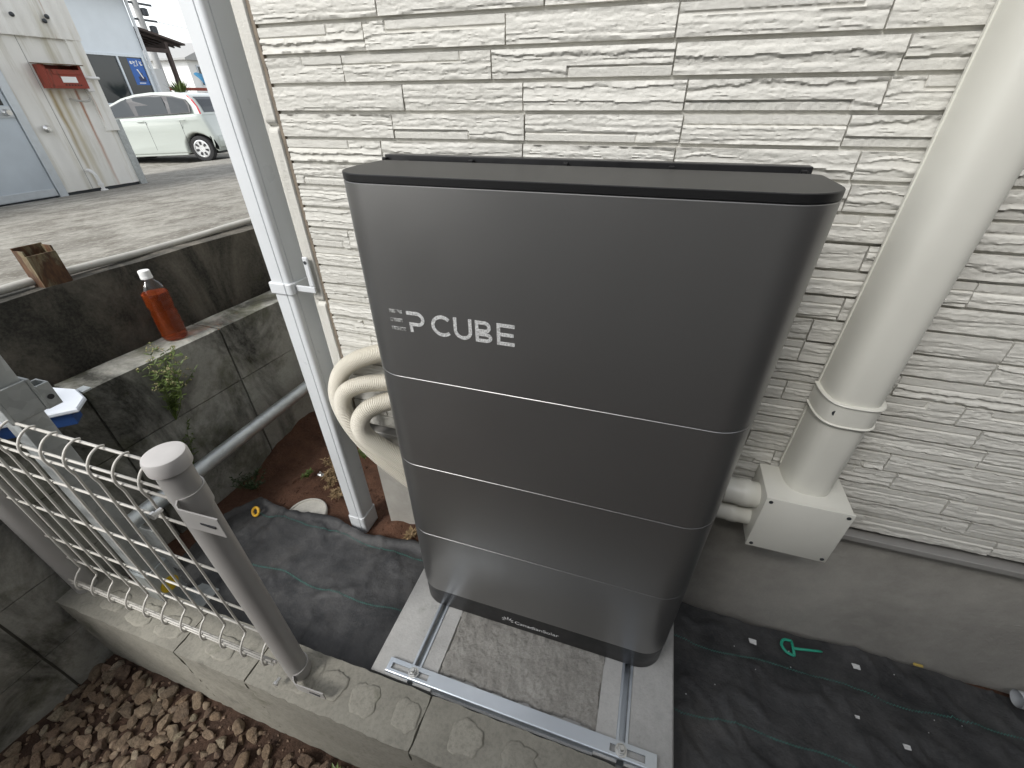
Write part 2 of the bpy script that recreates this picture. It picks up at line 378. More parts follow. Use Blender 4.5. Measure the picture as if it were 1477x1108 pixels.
# plastic bottle and tea
m = NT('clear_plastic'); m.setc((0.97, 0.98, 0.98)); m.p(Roughness=0.03, IOR=1.03); m.b.inputs['Coat Weight'].default_value = 0.8; m.b.inputs['Transmission Weight'].default_value = 1.0; M['pet'] = m.m
m = NT('tea'); m.setc((0.55, 0.105, 0.02)); m.p(Roughness=0.06, IOR=1.2); m.b.inputs['Transmission Weight'].default_value = 0.80; M['tea'] = m.m
M['cap_white'] = simple('white_cap', (0.80, 0.80, 0.78), 0.4, bump=0, var=0.03)
def rusty(name, col, rust, amt, scale=14):
    m = NT(name); co = m.co(True, (1, 1, 0.35)); k = m.ramp(m.noise(co, scale, 8, 0.7, 0.4), [(0.58-0.3*amt, 0.0), (0.70-0.2*amt, 1.0)])
    m.setc(m.mix(k, col, m.mix(m.ramp(m.noise(co, scale*5, 4), [(0.4, 0), (0.6, 1)]), tuple(x*0.55 for x in rust), rust))); m.p(Roughness=0.7)
    m.bump(m.noise(co, 60, 5), 0.3, 0.003); return m.m
M['rust_stub'] = rusty('rusty_steel', (0.27, 0.25, 0.15), (0.10, 0.045, 0.018), 0.85, 22)
M['mailbox'] = rusty('red_mailbox_paint', (0.27, 0.048, 0.028), (0.14, 0.045, 0.022), 0.25)
M['blue_board'] = simple('blue_plastic', (0.018, 0.06, 0.20), 0.45, var=0.1, bump=0)
M['white_board'] = simple('white_plastic_board', (0.68, 0.72, 0.77), 0.45, var=0.05, bump=0)
M['yellow'] = simple('yellow_plastic', (0.72, 0.50, 0.02), 0.45, var=0.1, bump=0)
M['yellow_ring'] = simple('yellow_ring_plastic', (0.80, 0.46, 0.04), 0.45, var=0.1, bump=0)
M['peg'] = simple('green_peg_plastic', (0.03, 0.40, 0.26), 0.4, var=0.1, bump=0)
M['grey_hose'] = simple('grey_cable_sheath', (0.46, 0.45, 0.41), 0.6, var=0.15, vs=12)
# far things
m = NT('corrugated_sheet'); co = m.co(True); base = m.mix(m.ramp(m.noise(co, 1.4, 6, 0.6), [(0.3, 0), (0.7, 1)]), (0.72, 0.71, 0.65), (0.82, 0.81, 0.77))
st = m.noise(m.co(True, (1, 1, 0.08)), 9, 7, 0.65); base = m.mix(m.ramp(st, [(0.5, 0.0), (0.72, 0.75)]), base, (0.36, 0.32, 0.19))
base = m.mix(m.ramp(m.noise(m.co(True, (1, 1, 0.05)), 13, 5, 0.6), [(0.64, 0.0), (0.72, 0.8)]), base, (0.33, 0.14, 0.05))
sx = m.n('ShaderNodeSeparateXYZ'); m.l(m.co(True), sx.inputs[0]); wob_ = m.noise(m.co(True, (1, 1, 0.6)), 7, 5)
for yc, zc_, wd_, col_ in ((2.885, 1.32, 0.030, (0.34, 0.26, 0.12)), (3.10, 1.32, 0.022, (0.34, 0.13, 0.045)), (2.95, 1.32, 0.05, (0.46, 0.40, 0.26))):
    a1 = m.n('ShaderNodeMath', operation='MULTIPLY_ADD'); m.l(wob_, a1.inputs[0]); a1.inputs[1].default_value = 0.035; m.l(sx.outputs['Y'], a1.inputs[2])
    a2 = m.n('ShaderNodeMath', operation='SUBTRACT'); m.l(a1.outputs[0], a2.inputs[0]); a2.inputs[1].default_value = yc+0.0175
    a3 = m.n('ShaderNodeMath', operation='ABSOLUTE'); m.l(a2.outputs[0], a3.inputs[0])
    k1 = m.ramp(a3.outputs[0], [(0.0, 1.0), (wd_, 0.0)]); up_ = m.n('ShaderNodeMapRange'); m.l(sx.outputs['Z'], up_.inputs[0]); up_.inputs[1].default_value = zc_+0.02; up_.inputs[2].default_value = zc_-0.02
    lo_ = m.n('ShaderNodeMapRange'); m.l(sx.outputs['Z'], lo_.inputs[0]); lo_.inputs[1].default_value = 0.35; lo_.inputs[2].default_value = 1.1; lo_.inputs[3].default_value = 0.25
    k2 = m.mix(1.0, k1, up_.outputs[0], 'MULTIPLY'); k2 = m.mix(1.0, k2, lo_.outputs[0], 'MULTIPLY'); base = m.mix(k2, base, col_)
m.setc(base); m.p(Roughness=0.6); M['corrugated'] = m.m
M['rust_streak'] = rusty('rust_run', (0.42, 0.30, 0.17), (0.36, 0.13, 0.04), 0.6, 10)
M['alu_door'] = simple('aluminium_door', (0.50, 0.555, 0.60), 0.45, 0.25, var=0.12, vs=3)
M['alu_frame'] = simple('aluminium_frame', (0.56, 0.60, 0.63), 0.4, 0.5, var=0.08)
M['house_blue'] = simple('pale_blue_render', (0.72, 0.765, 0.79), 0.8, var=0.05, vs=2)
M['glass_dark'] = simple('window_glass', (0.03, 0.035, 0.038), 0.06, 0.0, var=0.1, vs=1, bump=0)
M['poster'] = simple('poster_blue', (0.022, 0.12, 0.43), 0.4, bump=0)
M['poster_dark'] = simple('poster_navy', (0.012, 0.025, 0.09), 0.4, bump=0)
M['wood_dark'] = simple('dark_timber', (0.052, 0.034, 0.028), 0.7, var=0.3, vs=8)
M['roof_tile'] = simple('brown_roof', (0.07, 0.05, 0.042), 0.7, var=0.3, vs=5)
M['white_wall'] = simple('white_render', (0.74, 0.74, 0.72), 0.8, var=0.06, vs=2)
M['tarp'] = simple('blue_tarp_fabric', (0.035, 0.17, 0.30), 0.55, var=0.3, vs=4, bs=8, bump=0.5, bd=0.05)
M['pole'] = simple('pole_concrete', (0.34, 0.34, 0.33), 0.8, var=0.1)
M['dark_metal'] = simple('dark_metal', (0.05, 0.055, 0.06), 0.5, 0.3, bump=0)
m = NT('car_paint'); m.setc((0.46, 0.495, 0.455)); m.p(Roughness=0.28, Metallic=0.0); m.b.inputs['Coat Weight'].default_value = 0.7; M['car'] = m.m
m = NT('car_glass'); m.setc((0.025, 0.032, 0.036)); m.p(Roughness=0.05); m.b.inputs['Specular IOR Level'].default_value = 0.35; M['car_glass'] = m.m
M['tyre'] = simple('tyre_rubber', (0.02, 0.02, 0.02), 0.8, bump=0)
M['rim'] = simple('silver_hubcap', (0.60, 0.61, 0.61), 0.3, 0.6, bump=0, var=0.04)
M['red_lamp'] = simple('red_lamp', (0.45, 0.02, 0.03), 0.15, bump=0)
M['trim_black'] = simple('black_trim', (0.025, 0.025, 0.027), 0.45, bump=0)

# ================================================================== SETTING
TA = math.tan(R(4)); WX0 = -1.345
def wallx(off, y): return WX0+TA*(y-0.18)-off        # the retaining walls run 4 degrees off the house axis
def shear(vf):                                        # x given as minus the offset from the wall face
    v = np.asarray(vf[0], float).reshape(-1, 3).copy(); v[:, 0] = v[:, 0]+WX0+TA*(v[:, 1]-0.18); return v, vf[1]
KS = 0.0926
def yard_z(x): return np.maximum(0.806+KS*(np.minimum(x, -1.5)+1.5), -0.17)

# soil of the low side passage and under the weed sheet
xs = np.linspace(-1.50, 2.6, 165); ys = np.r_[np.linspace(-0.215, 1.3, 62), np.linspace(1.36, 6, 30)]
X, Y = np.meshgrid(xs, ys)
Hs = -0.020+0.030*(fbm2(X*7, Y*7, 5)-0.5)
lft = np.clip((-0.80-X)/0.3, 0, 1)
Hs = Hs+lft*(0.012+0.05*(fbm2(X*16, Y*16, 4, 3.3)-0.45)*np.clip((Y-0.16)/0.1, 0, 1))+np.clip((-1.20-X)/0.16, 0, 1)*np.clip((Y-0.28)/0.3, 0, 1)*0.09
Hs = Hs+np.clip((-0.50-X)/0.05, 0, 1)*np.clip((X+0.75)/0.05, 0, 1)*np.clip((Y-0.19)/0.03, 0, 1)*np.clip((0.3-Y)/0.03, 0, 1)*(0.02+0.05*(fbm2(X*40, Y*40, 3)-0.4))
SOIL = (xs, ys, Hs)
tag(obj('soil_ground', hgrid(xs, ys, Hs), M['soil'], smooth=180), kind='structure')

# yard beyond the retaining wall, falling away to the street
xs = np.r_[-400, -150, -60, np.linspace(-40, -13, 28), np.linspace(-12.4, -1.6, 90)]
sv = np.r_[-300, -100, -30, np.linspace(-12, -1, 14), np.linspace(-0.8, 6, 60), np.linspace(6.5, 40, 48), 100, 300]
def yv():
    v = []; 
    for y in sv:
        edge = wallx(0.225, np.clip(y, -3, 6))
        for k, x in enumerate(xs):
            xx = edge if k == len(xs)-1 else min(x, edge-0.02*(len(xs)-1-k))
            z = float(yard_z(np.array(xx)))+0.012*(float(fbm2(np.array(xx*1.7), np.array(y*1.7), 3))-0.5)
            v.append((xx, y, z))
    n = len(xs)
    f = [(j*n+i, j*n+i+1, (j+1)*n+i+1, (j+1)*n+i) for j in range(len(sv)-1) for i in range(n-1)]
    return v, f
tag(obj('yard_ground', yv(), M['yard'], smooth=180), kind='structure')
# street strip behind the car
tag(obj('street', grid(30, 2, lambda a, b: (-60+46.5*a, 14.2+5*b+0.0*a, -0.158)), M['asphalt'], smooth=0), kind='structure')

# gravel strip in front of the footing blocks
xs = np.linspace(-1.62, 1.4, 90); ys = np.linspace(-2.2, -0.29, 60); X, Y = np.meshgrid(xs, ys)
Hg = -0.205+0.05*(fbm2(X*5, Y*5, 4)-0.5)-0.05*np.clip((X+1.1)/0.8, 0, 1)
gravel = tag(obj('gravel_bed', hgrid(xs, ys, Hg), M['gravel_soil'], smooth=180), kind='structure')
def gz(x, y):
    return float(np.interp(x, xs, [np.interp(y, ys, Hg[:, i]) for i in range(len(xs))]))
def stone_mesh(k):
    b = bmesh.new(); bmesh.ops.create_icosphere(b, subdivisions=3, radius=1.0)
    v = np.array([p.co[:] for p in b.verts]); b.verts.index_update(); f = [[q.index for q in g.verts] for g in b.faces]; b.free()
    d = 0.66+0.70*fbm3(v*1.3+k*13.1, 2)+0.26*(fbm3(v*3.3+k*3.7, 4)-0.5)
    v = v*d[:, None]
    for _ in range(8):                                    # flattened faces, as on split cobbles
        n = RNG.normal(size=3); n /= np.linalg.norm(n); lim = 0.46+0.26*RNG.rand(); s = v@n
        v = v-np.maximum(0, s-lim)[:, None]*0.97*n
    v *= np.array([1.0, 0.62+0.25*RNG.rand(), 0.50+0.22*RNG.rand()])
    return mk('stone_%d' % k, v, f, M['stone'], 48)
SM = [stone_mesh(k) for k in range(18)]
pts = []; tries = 0
while len(pts) < 298 and tries < 120000:
    tries += 1
    x = random.uniform(-1.375, -0.30); y = random.uniform(-0.66, -0.322)
    if x > -0.45 and random.random() < 0.5: continue
    s = random.choice([0.011, 0.013, 0.015, 0.016, 0.018, 0.020, 0.022])*random.uniform(0.9, 1.1)
    bare = fbm2(np.array(x*3.2+5), np.array(y*3.2), 3)
    if x > -0.95 and bare > 0.52 and random.random() < 0.75: continue
    if all((x-a)**2+(y-b)**2 > (0.66*(s+c))**2 for a, b, c in pts): pts.append((x, y, s))
for x, y, s in pts:
    inst('stone', random.choice(SM), (x, y, gz(x, y)+s*random.uniform(0.12, 0.5)), gravel,
         (random.uniform(-0.5, 0.5), random.uniform(-0.5, 0.5), random.uniform(0, 6.3)), (s*1.32, s*1.32, s*1.32))
# the smaller and farther stones, past counting
def low_stone(k):
    b = bmesh.new(); bmesh.ops.create_icosphere(b, subdivisions=2, radius=1.0)
    v = np.array([p.co[:] for p in b.verts]); b.verts.index_update(); f = [[q.index for q in g.verts] for g in b.faces]; b.free()
    v = v*(0.66+0.70*fbm3(v*1.3+k*9.1, 3))[:, None]
    for _ in range(6):
        n = RNG.normal(size=3); n /= np.linalg.norm(n); v = v-np.maximum(0, v@n-0.55)[:, None]*0.95*n
    return v*np.array([1.0, 0.75, 0.6]), f
LS = [low_stone(k) for k in range(10)]; fill = []
for _ in range(1500):
    x = random.uniform(-1.42, 0.9); y = random.uniform(-1.35, -0.318); s = random.uniform(0.006, 0.012) if (y > -0.68 and x < -0.3) else random.uniform(0.010, 0.022)
    bare = fbm2(np.array(x*3.2+5), np.array(y*3.2), 3)
    if x > -0.95 and bare > 0.52 and random.random() < 0.75: continue
    M4 = Matrix.Translation((x, y, gz(x, y)+s*random.uniform(0.1, 0.5))) @ Matrix.Rotation(random.uniform(0, 6.3), 4, 'Z') @ Matrix.Rotation(random.uniform(-0.5, 0.5), 4, 'X') @ Matrix.Scale(s*1.3, 4)
    fill.append(xf(random.choice(LS), M4))
fs = obj('small_stones', join(*fill), M['stone_fill'], gravel, smooth=48); fs['kind'] = 'stuff'
# small grit between the stones
gv = []
for _ in range(2600):
    x = random.uniform(-1.4, 0.3); y = random.uniform(-1.1, -0.315); s = random.uniform(0.002, 0.007)
    M4 = Matrix.Translation((x, y, gz(x, y)+s*0.3)) @ Matrix.Rotation(random.uniform(0, 6), 4, 'Z') @ Matrix.Rotation(random.uniform(0, 1), 4, 'X')
    o8 = np.array([(1, 0, 0), (-1, 0, 0), (0, .8, 0), (0, -.8, 0), (0, 0, .7), (0, 0, -.7)], float)*s*(0.7+0.6*np.array([[random.random()] for _ in range(6)]))
    gv.append(xf((o8, [(0, 2, 4), (2, 1, 4), (1, 3, 4), (3, 0, 4), (2, 0, 5), (1, 2, 5), (3, 1, 5), (0, 3, 5)]), M4))
gg = obj('grit', join(*gv), M['stone'], gravel, smooth=0); gg['kind'] = 'stuff'

# ================================================================== HOUSE WITH EMBOSSED SIDING
YS = 0.225
house = empty('house', (0.5, YS, 0.0), 'house wall clad in cream white split-stone siding behind the grey battery cabinet', 'house')
obj('wall', box(-0.7195, 5.2, YS+0.0062, 6.0, 0.475, 3.05), M['siding'], house)
obj('corner_return', box(-0.7315, -0.7197, YS+0.0040, 0.42, 0.475, 3.05), M['siding'], house)
obj('foundation', rough_box(-0.700, 5.0, 0.258, 5.9, -0.10, 0.472, 0.16, 0.0015, 7, 2), M['foundation'], house, smooth=60)
# drip flashing under the siding
obj('base_flashing', join(box(-0.70, 5.1, YS-0.006, YS+0.03, 0.432, 0.446, 0.001), box(-0.70, 5.1, YS+0.030, YS+0.034, 0.446, 0.474)), M['flashing'], house, smooth=0)
H0, PITCH, SH = 0.465, 0.0406, 0.0362
def siding_mesh(L, k):
    nx = max(24, int(L/0.0021)); nz = 21
    u = np.linspace(0, L, nx); t = np.linspace(0, 1, nz); U, T = np.meshgrid(u, t)
    r = random.Random(k*77+5); kk = np.full(U.shape, k, np.int64)
    wx = 1.0*(fbm2(U*7+k*7.1, T*1.2, 3, k*3.3)-0.5)+0.75*(fbm2(U*26, T*2.6, 4, k*5.1)-0.5)+0.30*(fbm2(U*95, T*5, 3, k*2.7)-0.5)
    def terr(ns, amp, off, w_=1.0, sh=0.86):
        q = T*ns+wx*ns*0.55*w_+off; i = np.floor(q); fr = q-i; i = i.astype(np.int64)
        a_ = _h(i, kk, np.ones(U.shape, np.int64)); b_ = _h(i+1, kk, np.ones(U.shape, np.int64))
        s_ = np.clip((fr-sh)/(1-sh), 0, 1); return amp*(a_*(1-s_)+b_*s_+0.35*(1-fr)*(1-s_))
    h = 0.0040+terr(2.4+1.2*r.random(), 0.0022, 0.3*k, 0.8)+terr(5.2, 0.0020, 0.7*k, 0.62)+terr(9.0, 0.0014, 0.2*k, 0.5)
    tear = fbm2(U*55+k, T*7, 4, k*9.9); h = h+0.0022*(tear-0.5)-0.0012*np.clip(0.36-np.abs(fbm2(U*16, T*4.5, 4, k*1.9)-0.5)*9, 0, 1)
    if r.random() < 0.62:                                   # a thin strip of another finish let into the block
        top = r.random() < 0.5; a = r.uniform(0.1, 0.5)*L if r.random() < 0.5 else 0; b = L if (a > 0 and r.random() < 0.75) or r.random() < 0.3 else r.uniform(0.45, 0.9)*L
        if b-a < 0.06: a, b = 0, L
        e = r.uniform(0.60, 0.68) if top else r.uniform(0.30, 0.38)
        inx = (U >= a) & (U <= b); band = (T > e) if top else (T < e); ins = inx & band
        fin = r.random()
        if fin < 0.35: sfc = 0.0066-0.0014*np.clip(np.sin(U*330+T*7.5+4*fbm2(U*30, T*2, 2))-0.35, 0, 1)*(fbm2(U*22, T*1.4, 2, k) > 0.40)
        elif fin < 0.55: sfc = 0.0060+0.0026*(fbm2(U*190, T*4.0, 2, k*2.2)-0.5)
        else: sfc = 0.0066+0.0012*(fbm2(U*60, T*9, 3, k*4.4)-0.5)
        h = np.where(ins, sfc, h)
        h = np.where(inx & (np.abs(T-e) < 0.03), np.minimum(h, 0.0046), h)
        for q in (a, b):
            if 0.004 < q < L-0.004: h = np.where((np.abs(U-q) < 0.0013) & band, 0.0046, h)
    h = np.maximum(h, 0.001)
    Zc = T*SH
    h[:, 0] = h[:, -1] = -0.005; h[0, :] = h[-1, :] = -0.005
    X = U.copy(); Zz = Zc.copy(); X[:, 1] = 0.0006; X[:, -2] = L-0.0006; Zz[1, :] = 0.0006; Zz[-2, :] = SH-0.0006
    v = np.stack([X, -h, Zz], 2).reshape(-1, 3)
    f = [(j*nx+i, j*nx+i+1, (j+1)*nx+i+1, (j+1)*nx+i) for j in range(nz-1) for i in range(nx-1)]
    return mk('siding_stone', v, f, M['siding'], 42)
LENS = (0.095, 0.155, 0.205, 0.235, 0.262)
SV = {L: [siding_mesh(L, 100*q+k+1) for k in range(5 if L < 0.2 else 11)] for q, L in enumerate(LENS)}
rs = random.Random(21); last = None
for row in range(26):
    x = -0.690; first = True
    while x < 1.68:
        L = rs.choice(LENS) if first else rs.choice((0.205, 0.235, 0.235, 0.262, 0.262))
        first = False
        inst('stone', rs.choice(SV[L]), (x, YS+0.0075, H0+row*PITCH+0.0022), house)
        x += L+0.0012
# corner trim pieces and the brown joint
obj('corner_joint', box(-0.6975, -0.6905, YS+0.001, YS+0.006, 0.47, 1.9), M['caulk'], house)
zc = 0.470
for k in range(5):
    hgt = 0.352
    def cf(a, b, k=k):
        x = -0.7225+0.0245*a; z = zc+0.0005+(hgt-0.001)*b
        d = 0.004+0.0050*float(fbm2(np.array(x*60), np.array(z*9), 3, k)) if 0.02 < a < 0.98 and 0.01 < b < 0.99 else -0.002
        return (x, YS+0.004-d, z)
    v, f = grid(16, 60, cf); obj('corner_piece', (v, f), M['siding'], house, smooth=180); zc += hgt

# unseen roof overhang added to keep overhead sky off this wall
obj('added_shade_eaves', box(-0.98, 5.4, -0.33, 6.2, 3.05, 3.20), M['white_wall'], house, smooth=0)
tag(obj('neighbour_lot', grid(12, 12, lambda a, b: (-1.6+60*a, -60+57.85*b, -0.24)), M['yard'], smooth=0), kind='structure')
# unseen house added behind the viewer to keep sun and sky off the right-hand side
nb = empty('added_shade_house', (3.2, -3.0, -0.3), 'plain grey rendered house added out of view to shade the cabinet wall', 'house')
obj('wall', box(-1.25, 7.0, -8.0, -2.1, -0.4, 2.75), simple('shade_house_render', (0.22, 0.215, 0.205), 0.85), nb)
obj('roof', prism([(-8.4, 2.75), (-1.75, 2.75), (-1.75, 2.85), (-5.3, 4.2), (-8.4, 2.85)], -1.30, 7.4, plane='yz'), M['roof_tile'], nb, smooth=0)

# unseen dark shed added to darken the passage end and the cabinet's reflections
ss = empty('added_shade_shed', (3.0, -0.9, -0.1), 'dark brown shed added out of view to darken the right-hand side', 'shed')
obj('shade_shed_body', box(2.45, 3.7, -1.75, 0.10, -0.12, 2.05), M['wood_dark'], ss, smooth=0)
obj('shade_shed_roof', box(2.38, 3.8, -1.82, 0.16, 2.05, 2.13), M['dark_metal'], ss, smooth=0)
for y_ in (-1.70, -0.82): obj('shade_shed_door', box(2.425, 2.449, y_, y_+0.86, -0.05, 1.95, 0.004), M['wood_dark'], ss, smooth=0)

# ================================================================== LOWER RETAINING WALL (stack-bonded blocks)
lw = empty('block_retaining_wall', (wallx(0.06, 0.2), 0.2, -0.28), 'low retaining wall of mould-stained concrete blocks carrying the tea bottle', 'wall')
obj('mortar_core', shear(box(-0.112, -0.006, -2.02, 3.98, -0.30, 0.572)), M['blockjoint'], lw, smooth=0)
zt = 0.578
for c in range(4):
    for q in range(-5, 10):
        y0 = q*0.4+0.003; 
        v, f = rough_box(-0.118, 0.0, y0, y0+0.394, zt-0.2035, zt, 0.045, 0.0016, 30, seed=q+c*20)
        if c == 3: v[:, 2] = np.minimum(v[:, 2], zt)
        obj('block', shear((v, f)), M['blockwall'], lw, smooth=50)
    zt -= 0.2065
# upper cast wall
uw = tag(obj('cast_retaining_wall', shear(rough_box(-0.30, -0.158, -3.0, 6.0, 0.44, 0.803, 0.05, 0.006, 9, 3)), M['castwall'], smooth=60),
         'dark mould-blackened cast concrete wall holding up the neighbouring yard', 'wall')
tag(obj('wall_gap_soil', shear(box(-0.19, -0.10, -2, 4, 0.45, 0.555)), M['soil']), kind='structure')

# ================================================================== FOOTING BLOCKS under the mesh fence
fw = empty('footing_wall', (-0.2, -0.25, -0.3), 'knee-low grey concrete block footing edging the gravel strip', 'wall')
xb = [-1.405, -0.953, -0.735, -0.303, 0.125, 0.553, 0.981, 1.41]
obj('mortar_core', box(-1.40, 1.40, -0.302, -0.208, -0.35, 0.084), M['blockjoint'], fw, smooth=0)
for a, b in zip(xb[:-1], xb[1:]):
    v, f = rough_box(a+0.002, b-0.002, -0.308, -0.200, -0.34, 0.090, 0.016, 0.0038, 55, seed=int(a*100) % 50)
    obj('block', (v, f), M['footing'], fw, smooth=60)
def blob(cx, cy, rx, ry, z, hgt, seed, n=30, ang=0.0):
    v = []; f = []
    rings = [(1.0, -0.004), (0.97, hgt*0.6), (0.86, hgt), (0.55, hgt*1.15), (0.2, hgt)]
    for q, (s, hh) in enumerate(rings):
        for k in range(n):
            t = 2*math.pi*k/n; e = 1/(abs(math.cos(t))**4+abs(math.sin(t))**4)**0.25
            rr = s*e*(0.70+0.62*float(fbm2(np.array(math.cos(t)*2.6+seed), np.array(math.sin(t)*2.6), 4)))
            x = rx*rr*math.cos(t); y = ry*rr*math.sin(t)
            v.append((cx+x*math.cos(ang)-y*math.sin(ang), cy+x*math.sin(ang)+y*math.cos(ang), z+hh+0.005*(float(fbm2(np.array(x*90+seed), np.array(y*90), 2))-0.5)))
    m_ = len(rings)
    f = [(i*n+j, i*n+(j+1) % n, (i+1)*n+(j+1) % n, (i+1)*n+j) for i in range(m_-1) for j in range(n)]+[tuple((m_-1)*n+j for j in range(n))]
    return v, f
for k, (x, y, rx, ry) in enumerate([(-1.22, -0.258, 0.035, 0.026), (-1.115, -0.262, 0.036, 0.027), (-1.01, -0.262, 0.040, 0.028), (-0.845, -0.262, 0.04, 0.026),
                                    (-0.625, -0.252, 0.052, 0.040), (-0.535, -0.250, 0.032, 0.030), (-0.445, -0.252, 0.032, 0.032), (-0.34, -0.25, 0.03, 0.03), (-0.20, -0.25, 0.036, 0.032), (-0.08, -0.252, 0.036, 0.032)]):
    obj('mortar_plug', blob(x, y, rx, ry, 0.0905, 0.0022, k*5.3), M['plug'], fw, smooth=180)

# ================================================================== BATTERY CABINET
UX0, UX1, UY0, UY1 = -0.437, 0.193, 0.0, 0.150
cab = empty('battery_cabinet', ((UX0+UX1)/2, 0.08, 0.08), 'tall dark grey home battery cabinet lettered EP CUBE on a concrete base', 'battery cabinet')
out = rrect(UX0, UX1, UY0, UY1, (0.062, 0.062, 0.012, 0.012), 12)
inn = rrect(UX0+0.006, UX1-0.006, UY0+0.006, UY1-0.004, (0.056, 0.056, 0.01, 0.01), 8)
obj('core', prism(inn, 0.10, 1.12), M['black'], cab)
lv = [0.1525, 0.383, 0.603, 0.817, 1.1220]
panels = []
for a, b in zip(lv[:-1], lv[1:]):
    panels.append(obj('panel', prism(out, a+0.0005, b-0.0005, 0.0008), M['cabinet'], cab, smooth=25))
pl = obj('plinth', prism(rrect(UX0+0.001, UX1-0.001, UY0+0.001, UY1-0.001, (0.062, 0.062, 0.012, 0.012), 12), 0.082, 0.1515, 0.001), M['cabinet_dark'], cab, smooth=25)
lid = obj('lid', prism(out, 1.1222, 1.1325, 0.0010), M['cabinet_lid'], cab, smooth=25)
# wall bracket rail behind the lid with its clips
br = obj('wall_bracket', join(box(-0.452, 0.190, 0.181, 0.201, 1.085, 1.137, 0.001), box(-0.40, 0.15, 0.201, 0.216, 0.75, 1.10)), M['cabinet_dark'], cab, smooth=0)
for x in (-0.448, -0.291, -0.138, 0.014, 0.180):
    obj('clip', join(box(x-0.004, x+0.004, 0.146, 0.183, 1.118, 1.1275, 0.001), box(x-0.005, x+0.003, 0.172, 0.180, 1.118, 1.1335, 0.001)), M['cabinet_lid'], cab, smooth=0)
# EP CUBE, foil letters standing 0.5 mm proud of the upper panel
def stroke(P, wd):
    P = np.asarray(P, float); n = len(P); T = np.gradient(P, axis=0); T /= np.linalg.norm(T, axis=1)[:, None]
    N = np.stack([-T[:, 1], T[:, 0]], 1)*wd/2; a = P+N; b = P-N
    v = [(p[0], 0.0, p[1]) for p in np.concatenate([a, b])]; v += [(p[0], -0.0006, p[1]) for p in np.concatenate([a, b])]
    k = 2*n
    f = [(k+i, k+i+1, k+n+i+1, k+n+i) for i in range(n-1)]+[(i, i+1, k+i+1, k+i) for i in range(n-1)]+[(n+i+1, n+i, k+n+i, k+n+i+1) for i in range(n-1)]
    f += [(0, k, k+n, n), (n-1, n+n-1, k+n+n-1, k+n-1)]
    return np.array(v), f
def arc(cx, cz, rx, rz, a0, a1, n=18): return [(cx+rx*math.cos(R(a0+(a1-a0)*k/n)), cz+rz*math.sin(R(a0+(a1-a0)*k/n))) for k in range(n+1)]
ZB, ZT = 0.9075, 0.9425; ZM = (ZB+ZT)/2; SW = 0.0054; h = SW/2
L_E1 = join(stroke([(-0.3715, ZT-h), (-0.349, ZT-h)], SW), stroke([(-0.3715, ZM), (-0.350, ZM)], SW), stroke([(-0.3715, ZB+h), (-0.346, ZB+h)], SW))
L_P = join(stroke([(-0.3415, ZT-h), (-0.326, ZT-h)]+arc(-0.324, 0.9305, 0.0100, 0.0093, 90, -90)+[(-0.326, 0.9212), (-0.3385, 0.9212)], SW), stroke([(-0.3355, 0.9184), (-0.3355, ZB)], SW))
L_C = stroke(arc(-0.2815, ZM, 0.0158, 0.0150, 45, 315, 30), SW)
L_U = stroke([(-0.2597, ZT), (-0.2597, 0.9215)]+arc(-0.2475, 0.9215, 0.0122, 0.0115, 180, 360, 20)+[(-0.2353, 0.9215), (-0.2353, ZT)], SW)
L_B = join(stroke([(-0.2245, ZB), (-0.2245, ZT)], SW), stroke([(-0.2218, ZT-h), (-0.213, ZT-h)]+arc(-0.212, 0.93298, 0.0070, 0.00682, 90, -90)+[(-0.213, 0.92616), (-0.2218, 0.92616)], SW),
           stroke([(-0.2218, 0.9208), (-0.2115, 0.9208)]+arc(-0.2110, 0.91550, 0.0078, 0.0053, 90, -90)+[(-0.213, ZB+h), (-0.2218, ZB+h)], SW))
L_E2 = join(stroke([(-0.1903, ZB), (-0.1903, ZT)], SW), stroke([(-0.1876, ZT-h), (-0.1655, ZT-h)], SW), stroke([(-0.1876, ZM), (-0.1672, ZM)], SW), stroke([(-0.1876, ZB+h), (-0.1655, ZB+h)], SW))
for LL, mm in ((L_E1, 'foil_worn'), (L_P, 'foil'), (L_C, 'foil'), (L_U, 'foil'), (L_B, 'foil'), (L_E2, 'foil')):
    v, f = LL; v = v+np.array([0, -0.0001, 0]); o = obj('letter', (v, f), M[mm], panels[3], smooth=0)
# maker's name on the plinth
def text_vf(s, size, xsc=1.0):
    cu = bpy.data.curves.new('txt', 'FONT'); cu.body = s; cu.size = size; cu.offset = 0.00008; cu.resolution_u = 4; cu.fill_mode = 'FRONT'
    to = bpy.data.objects.new('txt', cu); COL.objects.link(to); bpy.context.view_layer.update()
    me = bpy.data.meshes.new_from_object(to.evaluated_get(bpy.context.evaluated_depsgraph_get()))
    v = np.array([p.co[:] for p in me.vertices]); f = [tuple(q.vertices) for q in me.polygons]
    bpy.data.objects.remove(to); bpy.data.curves.remove(cu); bpy.data.meshes.remove(me)
    v = v-v.min(0); return np.stack([v[:, 0]*xsc, np.zeros(len(v)), v[:, 1]], 1), f
v, f = text_vf('CanadianSolar', 0.0185); v[:, 0] *= 0.113/v[:, 0].max(); v += np.array([-0.168, UY0+0.0002, 0.1045])
obj('maker_name', (v, f), M['print'], pl, smooth=0)
em = []
